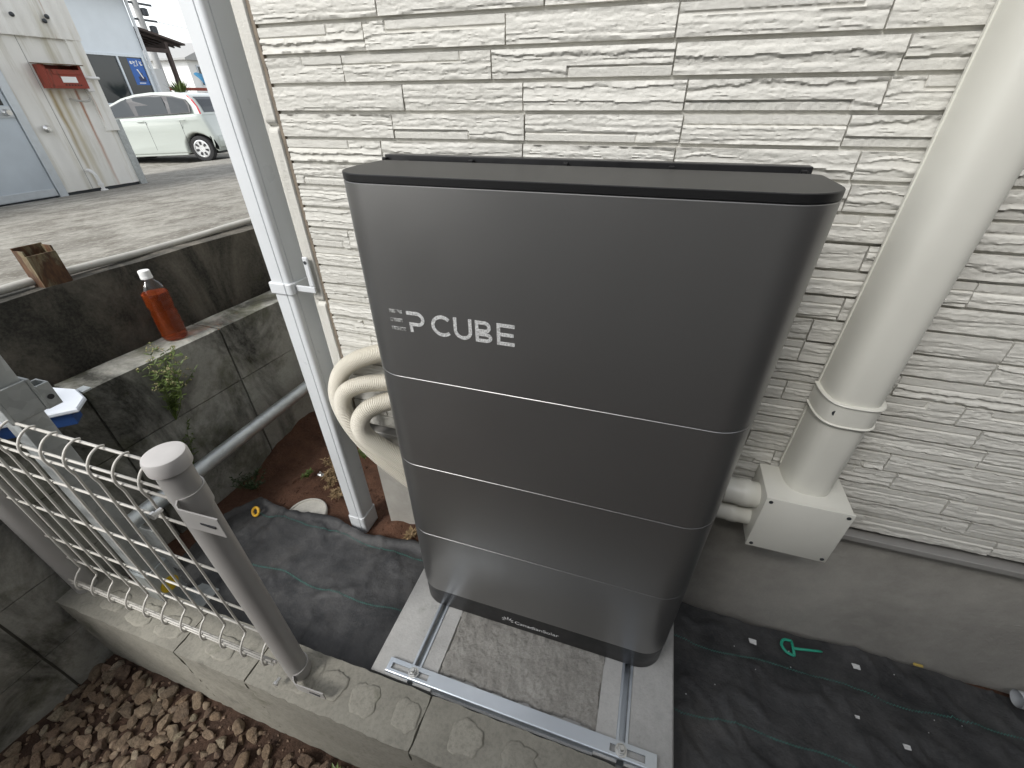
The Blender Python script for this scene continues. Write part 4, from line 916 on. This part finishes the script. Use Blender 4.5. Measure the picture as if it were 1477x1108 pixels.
for k, (x, y, h_, n_, mt, lb) in enumerate([(-1.00, 0.355, 0.04, 9, 'drygrass', 'straw coloured grass tuft beside the foil scrap'), (-0.93, 0.285, 0.03, 8, 'drygrass', 'short straw tuft close to the foot of the downpipe'), (-0.60, 0.215, 0.02, 5, 'drygrass', 'dry straw bits on the soil between downpipe and battery base')]):
    weed('ground_weed', (x, y, 0.012), h_, n_, lb, (mt, 'flowerhead'), 1.2, (0, 0), 0.02, False, 60+k)
cl_ = []
for _ in range(1100):
    x = random.uniform(-1.30, -0.47); y = random.uniform(0.19, 0.95); sz = random.uniform(0.0015, 0.006)*(1.8 if random.random() < 0.06 else 1)
    i_ = int(np.argmin(np.abs(SOIL[0]-x))); j_ = int(np.argmin(np.abs(SOIL[1]-y))); zz = SOIL[2][j_, i_]
    cl_.append(xf(LS[random.randrange(10)] if sz > 0.005 else (np.array([(1, 0, 0), (-1, 0, 0), (0, .8, 0), (0, -.8, 0), (0, 0, .7), (0, 0, -.7)], float), [(0, 2, 4), (2, 1, 4), (1, 3, 4), (3, 0, 4), (2, 0, 5), (1, 2, 5), (3, 1, 5), (0, 3, 5)]),
               Matrix.Translation((x, y, zz+sz*0.3)) @ Matrix.Rotation(random.uniform(0, 6.3), 4, 'Z') @ Matrix.Scale(sz, 4)))
tag(obj('soil_clods', join(*cl_), M['soil'], smooth=0), kind='stuff', label='crumbly brown soil clods along the house side passage', cat='soil')
# litter on the soil
tag(obj('foil_scrap', grid(5, 5, lambda a, b: (-1.065+0.024*a, 0.338+0.02*b, 0.02+0.012*float(fbm2(np.array(a*4.0), np.array(b*4.0), 2)))), M['bolt'], smooth=0), 'crumpled silvery foil scrap on the brown soil', 'scrap')

# ================================================================== FAR SIDE OF THE YARD
# corrugated shed
SX = -5.75
shed = empty('corrugated_shed', (SX-1.5, 1.5, 0.38), 'stained corrugated metal shed with an aluminium door across the yard', 'shed')
def corr(y0, y1, z0, z1, x, pitch=0.13, amp=0.011):
    ys_ = np.arange(y0, y1+0.001, pitch/8); v = []; 
    for z in (z0, z1):
        for y in ys_: v.append((x+amp*math.sin(2*math.pi*y/pitch), y, z))
    n = len(ys_); f = [(i, i+1, n+i+1, n+i) for i in range(n-1)]
    b = [(p[0]-0.004, p[1], p[2]) for p in v]; m_ = len(v)
    f = f+[tuple(i+m_ for i in q[::-1]) for q in f]+[(i+1, i, m_+i, m_+i+1) for i in range(n-1)]
    return v+b, f
obj('core', box(SX-3.4, SX-0.03, -3.6, 3.325, 0.30, 3.6), M['dark_metal'], shed, smooth=0)
for a, b in ((2.565, 2.83), (2.83, 3.345)): obj('lower_sheet', corr(a, b, 0.44, 1.745, SX-0.012, 0.16, 0.006), M['corrugated'], shed, smooth=60)
for a, b in ((1.6, 2.45), (2.45, 3.02), (3.02, 3.36)): obj('upper_sheet', corr(a, b, 1.715, 3.7, SX+0.018, 0.095, 0.011), M['corrugated'], shed, smooth=60)
obj('corner_sheet', box(SX-0.02, SX+0.008, 3.215, 3.352, 0.95, 1.72, 0.002), M['corrugated'], shed, smooth=0)
obj('corner_post', box(SX-0.25, SX-0.002, 3.328, 3.40, 0.36, 1.05), M['galv_dull'], shed, smooth=0)
obj('side_sheet', corr(-3.6, 1.6, 0.44, 3.7, SX-0.01), M['corrugated'], shed, smooth=60)
obj('side_wall', box(SX-3.4, SX-0.26, 3.326, 3.345, 0.30, 3.6), M['corrugated'], shed, smooth=0)
obj('roof', box(SX-3.6, SX+0.25, -3.8, 3.55, 3.7, 3.76), M['galv_dull'], shed, smooth=0)
for y, z in ((2.86, 1.86), (3.10, 1.84), (3.135, 1.875)): obj('fixing', lathe([(0.018, 0.0), (0.018, 0.012), (0.008, 0.022)], 12, (SX+0.026, y, z), 'x'), M['dark_metal'], shed)
door = obj('door', box(SX-0.02, SX+0.014, 1.70, 2.485, 0.43, 2.28), M['alu_door'], shed, smooth=0)
obj('door_frame', join(box(SX-0.03, SX+0.03, 2.49, 2.562, 0.415, 2.36, 0.003), box(SX-0.03, SX+0.035, 1.62, 2.562, 0.400, 0.414, 0.002)), M['alu_frame'], shed, smooth=0)
obj('door_rail', box(SX+0.0145, SX+0.022, 1.72, 2.483, 1.095, 1.185, 0.002), M['alu_frame'], door, smooth=0)
obj('door_rail', box(SX+0.0145, SX+0.020, 1.72, 2.483, 0.435, 0.50, 0.002), M['alu_frame'], door, smooth=0)
obj('door_pane', box(SX+0.0145, SX+0.017, 1.76, 2.45, 1.19, 2.16), M['glass_dark'], door, smooth=0)
obj('door_handle', join(lathe([(0.028, 0), (0.028, 0.012), (0.016, 0.03), (0.024, 0.05), (0.022, 0.065)], 18, (SX+0.022, 2.425, 1.135), 'x'), box(SX+0.022, SX+0.027, 2.40, 2.47, 1.115, 1.155)), M['bolt'], door)
obj('wall_knob', lathe([(0.032, 0), (0.032, 0.008), (0.02, 0.02), (0.027, 0.035), (0.02, 0.045)], 18, (SX+0.003, 2.685, 0.995), 'x'), M['bolt'], shed)
mb = empty('mailbox', (SX+0.09, 3.0, 1.318), 'rusty red metal mailbox hung on the corrugated shed', 'mailbox')
x0 = SX-0.003
obj('box_body', join(box(x0, x0+0.115, 2.838, 2.862, 1.32, 1.506), box(x0, x0+0.115, 3.146, 3.17, 1.32, 1.506), box(x0, x0+0.115, 2.862, 3.146, 1.32, 1.335), box(x0, x0+0.01, 2.862, 3.146, 1.335, 1.506), box(x0+0.105, x0+0.118, 2.862, 3.146, 1.335, 1.470)), M['mailbox'], mb, smooth=0)
obj('hood', xf(box(0, 0.150, 2.825, 3.182, 0, 0.008, 0.001), Matrix.Translation((x0, 0, 1.512)) @ Matrix.Rotation(R(4), 4, 'Y')), M['rust_stub'], mb, smooth=0)
fl = obj('flap', box(x0+0.118, x0+0.124, 2.90, 3.14, 1.432, 1.468, 0.001), M['mailbox'], mb, smooth=0)
obj('name_plate', box(x0+0.118, x0+0.122, 2.955, 3.085, 1.366, 1.414, 0.001), M['cap_white'], mb, smooth=0)
obj('vent_slots', join(*[box(x0+0.118, x0+0.1195, 2.965+0.026*k, 2.98+0.026*k, 1.343, 1.352) for k in range(6)]), M['black'], mb, smooth=0)
eb = empty('switch_box', (SX+0.02, 3.2, 1.27), 'small white switch box on the shed corner beside the mailbox', 'switch box')
obj('box_body', box(SX+0.0085, SX+0.06, 3.178, 3.245, 1.295, 1.375, 0.004), M['white_wall'], eb)
obj('wire_loop', tube(smooth_path([(SX+0.03, 3.17, 1.33), (SX+0.05, 3.17, 1.24), (SX+0.05, 3.12, 1.215), (SX+0.04, 3.03, 1.225), (SX+0.0, 3.01, 1.235)], 6), 0.009, 8), M['grey_hose'], eb, smooth=180)
obj('bracket_arm', tube([(SX+0.02, 3.12, 1.415), (SX+0.06, 3.22, 1.412), (SX+0.06, 3.33, 1.41), (SX-0.02, 3.36, 1.41)], 0.013, 8), M['white_wall'], eb, smooth=180)
tap = empty('standpipe_tap', (SX+0.05, 2.88, 0.40), 'white painted water tap pipe at the foot of the shed', 'tap')
obj('pipe', tube(smooth_path([(SX+0.0, 2.85, 0.615), (SX+0.04, 2.855, 0.605), (SX+0.06, 2.868, 0.56), (SX+0.062, 2.88, 0.40)], 5), 0.017, 10), M['white_wall'], tap, smooth=180)
obj('fitting', box(SX+0.035, SX+0.085, 2.86, 2.91, 0.39, 0.43, 0.004), M['white_wall'], tap)
obj('fitting', box(SX+0.04, SX+0.08, 2.855, 2.895, 0.465, 0.49, 0.004), M['white_wall'], tap)

# ------------------------------------------------------------------ parked car (local: x forward, y left, z up, origin under the rear axle)
ca = R(197); cd = Vector((math.cos(ca), math.sin(ca), -0.03)).normalized(); cleft = Vector((-math.sin(ca), math.cos(ca), 0)); cup = cd.cross(cleft)
corg = Vector((-11.48, 9.04, -0.122))-cleft*0.80
car = empty('parked_car', corg, 'pale cream hatchback car parked on the far side of the yard', 'car')
car.matrix_world = Matrix(((cd.x, cleft.x, cup.x, corg.x), (cd.y, cleft.y, cup.y, corg.y), (cd.z, cleft.z, cup.z, corg.z), (0, 0, 0, 1)))
def carpart(name, vf, mat, parent=None, smooth=35, recalc=True):
    if name not in ('wheel', 'hubcap', 'hub_slots', 'wheel_well'):       # the tail is rounded in plan
        v_ = np.asarray(vf[0], float).reshape(-1, 3).copy(); v_[:, 1] *= 1-0.20*np.clip((-0.06-v_[:, 0])/0.36, 0, 1)**1.3; vf = (v_, vf[1])
    return obj(name, vf, mat, parent or car, smooth, local=True, recalc=recalc)
def arch(cx, r_=0.345, n=12): return [(cx+r_*math.cos(R(a)), 0.295+r_*math.sin(R(a))) for a in np.linspace(-14, 194, n)]
low = [(-0.50, 0.235), (-0.335, 0.215)] ; low = [(-0.375, 0.27)]+[(p[0], max(p[1], 0.2)) for p in arch(0)[::-1]]+[(0.40, 0.185), (2.2, 0.185)]+[(p[0], max(p[1], 0.2)) for p in arch(2.6)[::-1]]+[(3.05, 0.22), (3.36, 0.24), (3.42, 0.42), (3.40, 0.60), (3.30, 0.74), (3.02, 0.86), (2.55, 0.965), (2.05, 1.015), (1.2, 1.035), (0.3, 1.05), (-0.10, 1.06), (-0.25, 1.05), (-0.315, 0.92), (-0.36, 0.74), (-0.405, 0.55), (-0.40, 0.36)]
def car_body(out, yo, ins):
    P = np.array(out); c = P.mean(0); rings = []
    e = np.roll(P, -1, 0)-np.roll(P, 1, 0); e /= np.linalg.norm(e, axis=1)[:, None]+1e-9; nrm = np.stack([e[:, 1], -e[:, 0]], 1)
    for y, i in zip(yo, ins): rings.append(np.c_[P[:, 0]-nrm[:, 0]*i, np.full(len(P), y), P[:, 1]-nrm[:, 1]*i])
    n = len(P); v = np.concatenate(rings); m_ = len(rings)
    f = [(i*n+j, i*n+(j+1) % n, (i+1)*n+(j+1) % n, (i+1)*n+j) for i in range(m_-1) for j in range(n)]+[tuple(range(n-1, -1, -1)), tuple((m_-1)*n+j for j in range(n))]
    return v, f
carpart('body', car_body(low, [-0.845, -0.838, -0.80, -0.70, 0.70, 0.80, 0.838, 0.845], [0.06, 0.03, 0.006, 0, 0, 0.006, 0.03, 0.06]), M['car'], smooth=50)
# cabin: belt line to roof with tumblehome
gb = [(2.10, 1.00), (2.45, 0.97), (1.78, 1.30), (1.42, 1.455), (0.95, 1.525), (0.4, 1.535), (-0.1, 1.515), (-0.42, 1.475), (-0.50, 1.42), (-0.60, 1.02)]
def cabin(inset=0.0):
    side = [(2.70, 0.945), (-0.27, 1.03), (-0.225, 1.20), (-0.14, 1.36), (-0.03, 1.45), (0.12, 1.495), (0.4, 1.527), (0.9, 1.535), (1.3, 1.505), (1.65, 1.435), (2.05, 1.285)]
    def yw(z): t = (z-0.96)/(1.535-0.96); return 0.805-0.20*t-0.06*max(0, t-0.75)*4*0.4
    n = len(side); v = [(a, -yw(b), b) for a, b in side]+[(a, yw(b), b) for a, b in side]
    return v, [tuple(range(n)), tuple(range(2*n-1, n-1, -1))]+[(j, n+j, n+(j+1) % n, (j+1) % n) for j in range(n)]
carpart('cabin', cabin(), M['car'], smooth=45)
def yw(z): t = (z-0.96)/(1.535-0.96); return 0.805-0.20*t-0.06*max(0, t-0.75)*4*0.4
def side_panel(pts, off, s=1):
    pts = [(a+0.23, b) for a, b in pts]; v = [(a, s*(yw(b)+off), b) for a, b in pts]+[(a, s*(yw(b)+off-0.02), b) for a, b in pts]; n = len(pts)
    return v, [tuple(range(n)), tuple(range(2*n-1, n-1, -1))]+[(j, n+j, n+(j+1) % n, (j+1) % n) for j in range(n)]
for s in (1, -1):
    carpart('window_surround', side_panel([(2.28, 1.015), (-0.28, 1.085), (-0.27, 1.25), (-0.2, 1.36), (0.15, 1.45), (0.62, 1.482), (1.05, 1.462), (1.42, 1.39), (1.80, 1.255)], 0.006, s), M['trim_black'], smooth=0)
    carpart('window', side_panel([(2.10, 1.04), (1.16, 1.062), (1.30, 1.425), (1.42, 1.375), (1.78, 1.235)], 0.010, s), M['car_glass'], smooth=0)
    carpart('window', side_panel([(1.06, 1.064), (0.30, 1.083), (0.34, 1.30), (0.40, 1.44), (0.70, 1.452), (1.15, 1.436)], 0.010, s), M['car_glass'], smooth=0)
    carpart('window', side_panel([(0.22, 1.086), (-0.235, 1.10), (-0.225, 1.24), (-0.16, 1.345), (0.10, 1.415), (0.26, 1.43)], 0.010, s), M['car_glass'], smooth=0)
    carpart('tail_lamp', side_panel([(-0.462, 1.05), (-0.492, 1.05), (-0.452, 1.205), (-0.366, 1.357), (-0.262, 1.446), (-0.235, 1.435), (-0.338, 1.345), (-0.424, 1.20)], 0.004, s), M['red_lamp'], smooth=0)
    for x in (1.27, 0.22):
        carpart('door_handle', xf(box(-0.085, 0.085, 0, 0.022, -0.013, 0.013, 0.006), Matrix.Translation((x, s*0.838-(0 if s > 0 else 0.022), 0.935))), M['car'])
    for x, zt_ in ((1.14, 1.01), (0.26, 1.01), (2.14, 0.98)):
        carpart('door_gap', box(x-0.004, x+0.004, s*0.842-0.004, s*0.842+0.004, 0.30, 0.93), M['trim_black'], smooth=0)
    carpart('side_skirt', box(0.38, 2.22, s*0.80-0.03, s*0.80+0.03, 0.165, 0.245, 0.012), M['car'])
    carpart('mirror', xf(lathe([(0.02, -0.10), (0.075, -0.07), (0.085, 0.0), (0.06, 0.07), (0.01, 0.095)], 14, (0, 0, 0), 'y'), Matrix.Translation((2.18, s*0.90, 1.075))), M['car'], smooth=60)
    for wx_ in (0.0, 2.6):
        sgn = s
        wl = carpart('wheel', xf(lathe([(0.19, -0.19), (0.27, -0.185), (0.292, -0.15), (0.294, -0.05), (0.285, -0.01), (0.25, 0.0), (0.205, -0.004), (0.20, -0.03)], 36, (0, 0, 0), 'y'), Matrix.Translation((wx_, s*0.80, 0.292)) @ Matrix.Scale(s, 4, (0, 1, 0))), M['tyre'])
        hub = []
        hub.append(lathe([(0.200, -0.025), (0.200, -0.006), (0.180, -0.002), (0.178, -0.018), (0.02, -0.018)], 36, (0, 0, 0), 'y'))
        carpart('hubcap', xf(join(*hub), Matrix.Translation((wx_, s*0.80, 0.292)) @ Matrix.Scale(s, 4, (0, 1, 0))), M['rim'], wl, smooth=40)
        sl = []
        for k in range(7):
            a = 2*math.pi*k/7; sl.append(xf(prism([(-0.018, 0.085), (0.018, 0.085), (0.030, 0.150), (0.0, 0.163), (-0.030, 0.150)], 0.0, 0.014, plane='xz'), Matrix.Translation((wx_, s*0.80, 0.292)) @ Matrix.Scale(s, 4, (0, 1, 0)) @ Matrix.Translation((0, -0.005, 0)) @ Matrix.Rotation(a, 4, 'Y')))
        carpart('hub_slots', join(*sl), M['trim_black'], wl, smooth=0)
        carpart('wheel_well', box(wx_-0.30, wx_+0.30, min(s*0.45, s*0.60), max(s*0.45, s*0.60), 0.2, 0.62), M['black'], wl, smooth=0)
carpart('underbody', box(-0.30, 3.2, -0.62, 0.62, 0.16, 0.24), M['black'], smooth=0)
carpart('rear_bumper', box(-0.435, -0.36, -0.74, 0.74, 0.30, 0.56, 0.03, 2), M['car'])
carpart('rear_window', ([(x_, y_, z_) for x_, z_, h_ in ((-0.264, 1.08, 0.62), (-0.233, 1.20, 0.60), (-0.150, 1.36, 0.55), (-0.086, 1.415, 0.53)) for y_ in (-h_, h_)], [(0, 1, 3, 2), (2, 3, 5, 4), (4, 5, 7, 6)]), M['car_glass'], smooth=0, recalc=False)

# ------------------------------------------------------------------ pale blue house with the poster window
BX = -18.0
bh = empty('pale_blue_house', (BX-3, 9.0, -0.17), 'pale blue rendered house with a wide dark window behind the parked car', 'house')
obj('wall', box(BX-6, BX, 4.0, 13.55, -0.2, 4.15), M['house_blue'], bh, smooth=0)
obj('roof', box(BX-6.4, BX+0.45, 3.6, 13.9, 4.15, 4.30), M['roof_tile'], bh, smooth=0)
obj('corner_pipe', tube([(BX+0.07, 13.58, -0.17), (BX+0.07, 13.58, 4.15)], 0.05, 10), M['white_pvc'], bh)
wn = obj('window_frame', join(box(BX+0.002, BX+0.06, 10.2, 13.42, 2.46, 2.52), box(BX+0.002, BX+0.06, 10.2, 13.42, 1.10, 1.16), box(BX+0.002, BX+0.06, 13.36, 13.42, 1.16, 2.46), box(BX+0.002, BX+0.06, 12.50, 12.56, 1.16, 2.46), box(BX+0.002, BX+0.06, 10.2, 10.26, 1.16, 2.46)), M['alu_frame'], bh, smooth=0)
obj('pane', box(BX+0.004, BX+0.02, 10.26, 12.50, 1.16, 2.46), M['glass_dark'], wn, smooth=0)
obj('pane', box(BX+0.004, BX+0.02, 12.56, 13.36, 1.16, 2.46), M['glass_dark'], wn, smooth=0)
ps = tag(obj('poster', box(BX+0.021, BX+0.024, 12.86, 13.34, 1.68, 2.43), M['poster'], smooth=0), 'blue poster with white lettering in the pale blue house window', 'poster')
pm = []; rp = random.Random(3)
for k in range(4):
    yb = 12.90+0.105*k
    for q in range(7):
        a_, b_ = rp.uniform(0, 0.06), rp.uniform(0, 0.13); hz = rp.random() < 0.5
        pm.append(box(BX+0.0243, BX+0.0252+0.0002*q+0.0016*k, yb+a_*0.7, yb+a_*0.7+(0.07 if hz else 0.016), 2.20+b_, 2.20+b_+(0.016 if hz else 0.06)))
for k in range(5): pm.append(box(BX+0.0243, BX+0.0252+0.0002*k, 12.98+0.045*k, 13.012+0.045*k, 1.715, 1.75))
obj('white_marks', join(*pm), M['cap_white'], ps, smooth=0)
obj('dark_figure', join(box(BX+0.0243, BX+0.0262, 13.02, 13.26, 1.78, 1.92), box(BX+0.0243, BX+0.0268, 13.09, 13.20, 1.93, 2.03)), M['poster_dark'], ps, smooth=0)
obj('white_shape', prism([(13.04, 2.12), (13.16, 1.86), (13.19, 1.88), (13.09, 2.13)], BX+0.027, BX+0.0285, plane='yz'), M['cap_white'], ps, smooth=0)

# timber canopy beside it
cn = empty('timber_canopy', (BX, 14.4, -0.17), 'dark brown timber porch canopy on a single post beside the pale blue house', 'canopy')
obj('canopy_roof', prism([(13.62, 3.26), (15.25, 2.93), (15.25, 2.99), (13.62, 3.33)], BX-1.8, BX+0.1, plane='yz'), M['roof_tile'], cn, smooth=0)
obj('post', box(BX-0.08, BX+0.04, 14.46, 14.58, -0.2, 2.98), M['wood_dark'], cn, smooth=0)
obj('beam', box(BX-1.7, BX-0.09, 14.48, 14.56, 2.78, 2.92), M['wood_dark'], cn, smooth=0)
obj('beam', xf(box(-0.06, 0.04, 13.62, 14.46, -0.06, 0.06), Matrix.Translation((BX, 0, 2.72)) @ Matrix.Identity(4)), M['wood_dark'], cn, smooth=0)
for k in range(6): obj('rafter', xf(box(-0.03, 0.03, 0, 1.62, -0.05, 0.0), Matrix.Translation((BX-0.15-0.3*k, 13.63, 3.235)) @ Matrix.Rotation(R(-11.4), 4, 'X')), M['wood_dark'], cn, smooth=0)
ba = empty('boundary_wall', (BX+0.5, 14.0, -0.17), 'low pale concrete block wall beside the canopy post', 'wall')
obj('wall', box(BX-0.6, BX-0.4, 13.7, 14.35, -0.2, 2.2), M['white_wall'], ba, smooth=0)

# spiky shrub
sh = empty('spiky_shrub', (-16.5, 13.2, -0.17), 'bright green spiky shrub showing above the car roof', 'shrub'); lvs = []
rr_ = random.Random(5)
for k in range(90):
    a = rr_.uniform(0, 6.28); up = rr_.uniform(0.5, 2.2); lvs.append(leaf((-16.5+0.1*math.cos(a), 13.2+0.1*math.sin(a), 1.35), (math.cos(a), math.sin(a), up), rr_.uniform(0.35, 0.62), 0.022))
obj('leaves', join(*lvs), M['green'], sh, smooth=0); obj('trunk', tube([(-16.5, 13.2, -0.2), (-16.48, 13.2, 1.4)], [0.09, 0.06], 8), M['wood_dark'], sh)

# far houses across the street
def far_house(loc, w_, d_, h_, wallm, label, roof='pole', wins=()):
    x, y = loc; t = empty('far_house', (x-d_/2, y+w_/2, -0.2), label, 'house', 'houses across the street')
    obj('wall', box(x-d_, x, y, y+w_, -0.25, h_), M[wallm], t, smooth=0)
    rf = obj('roof', prism([(y-0.35, h_), (y+w_+0.35, h_), (y+w_+0.35, h_+0.1), (y+w_/2, h_+0.1+w_*0.22), (y-0.35, h_+0.1)], x-d_-0.3, x+0.35, plane='yz'), M[roof], t, smooth=0)
    for (a, b, c, e) in wins:
        wf = obj('window', box(x+0.002, x+0.06, y+a, y+b, c, e), M['alu_frame'], t, smooth=0)
        obj('pane', box(x+0.0605, x+0.07, y+a+0.05, y+b-0.05, c+0.05, e-0.05), M['glass_dark'], wf, smooth=0)
far_house((-30, 25.6), 4.5, 5, 3.35, 'white_wall', 'white house with one narrow dark window across the street', wins=[(0.55, 0.95, 2.0, 3.1), (2.0, 2.8, 2.0, 2.9)])
far_house((-34, 27.2), 2.6, 4, 2.9, 'white_wall', 'low white house with a tall slit window beyond the canopy post', wins=[(0.5, 0.72, 1.3, 2.6), (1.5, 2.2, 1.9, 2.6)])
far_house((-38, 25.0), 6.0, 5, 2.6, 'pole', 'low grey roofed house farthest down the street', wins=[(3.5, 5.0, 1.4, 2.3)])
far_house((-55, 20.0), 16.0, 6, 2.9, 'white_wall', 'long pale house block at the end of the street', wins=[(2, 3.4, 1.2, 2.4), (7, 8.4, 1.2, 2.4), (11, 12.4, 1.2, 2.4)])
sf = empty('slatted_fence', (-22, 17.5, -0.17), 'white horizontal board fence under a brown top rail', 'fence')
for k in range(9): obj('board', box(-22.0, -21.97, 16.3, 19.6, -0.1+0.185*k, 0.06+0.185*k), M['white_wall'], sf, smooth=0)
obj('top_rail', box(-22.06, -21.92, 16.2, 19.7, 1.60, 1.72), M['mailbox'], sf, smooth=0)
for y in (16.4, 17.9, 19.5): obj('post', box(-22.08, -22.001, y, y+0.08, -0.2, 1.60), M['white_wall'], sf, smooth=0)
# blue sheeted heap and the dark wall under it
tv = []; n = 22
def tarpf(a, b):
    x = -14.0+0.5*math.sin(b*3); y = 12.05+1.3*a; z = 0.72+1.22*b-0.25*(a-0.4)**2
    return (x+0.10*float(fbm2(np.array(a*7), np.array(b*9), 3)), y+0.05*b, z+0.03*math.sin(a*20))
v, f = grid(24, 24, tarpf); v = np.array(v); nv_ = len(v); v2 = v.copy(); v2[:, 0] -= 0.5
tag(obj('blue_cover', (np.concatenate([v, v2]), f+[tuple(i+nv_ for i in q[::-1]) for q in f]), M['tarp'], smooth=60), 'quilted blue cover hanging over a dark low wall beside the downpipe', 'cover')
tag(obj('dark_low_wall', box(-14.6, -14.25, 11.9, 14.1, -0.2, 0.72), mat_concrete('dark_block', (0.12, 0.11, 0.095), mould=0.5, seed=12)), 'low dark stained wall under the blue cover', 'wall')
# utility pole
up = empty('utility_pole', (-25, 19.55, -0.2), 'concrete utility pole with dark transformers above the pale blue house', 'utility pole')
obj('pole', tube([(-25, 19.55, -0.2), (-25, 19.55, 9.0)], [0.17, 0.11], 16), M['pole'], up)
for z, y, s in ((4.75, 19.80, 0.15), (4.10, 19.95, 0.16), (5.4, 19.75, 0.14)):
    obj('transformer', lathe([(s*0.6, -s), (s, -s*0.8), (s, s*0.8), (s*0.5, s)], 16, (-24.9, y, z)), M['dark_metal'], up)
for z in (4.45, 5.05): obj('cross_arm', box(-25.04, -24.96, 19.2, 20.35, z-0.04, z+0.04), M['dark_metal'], up, smooth=0)
obj('cable', tube([(-25, 20.3, 4.45), (-25.5, 24, 4.3), (-26, 30, 4.6)], 0.012, 5), M['dark_metal'], up)
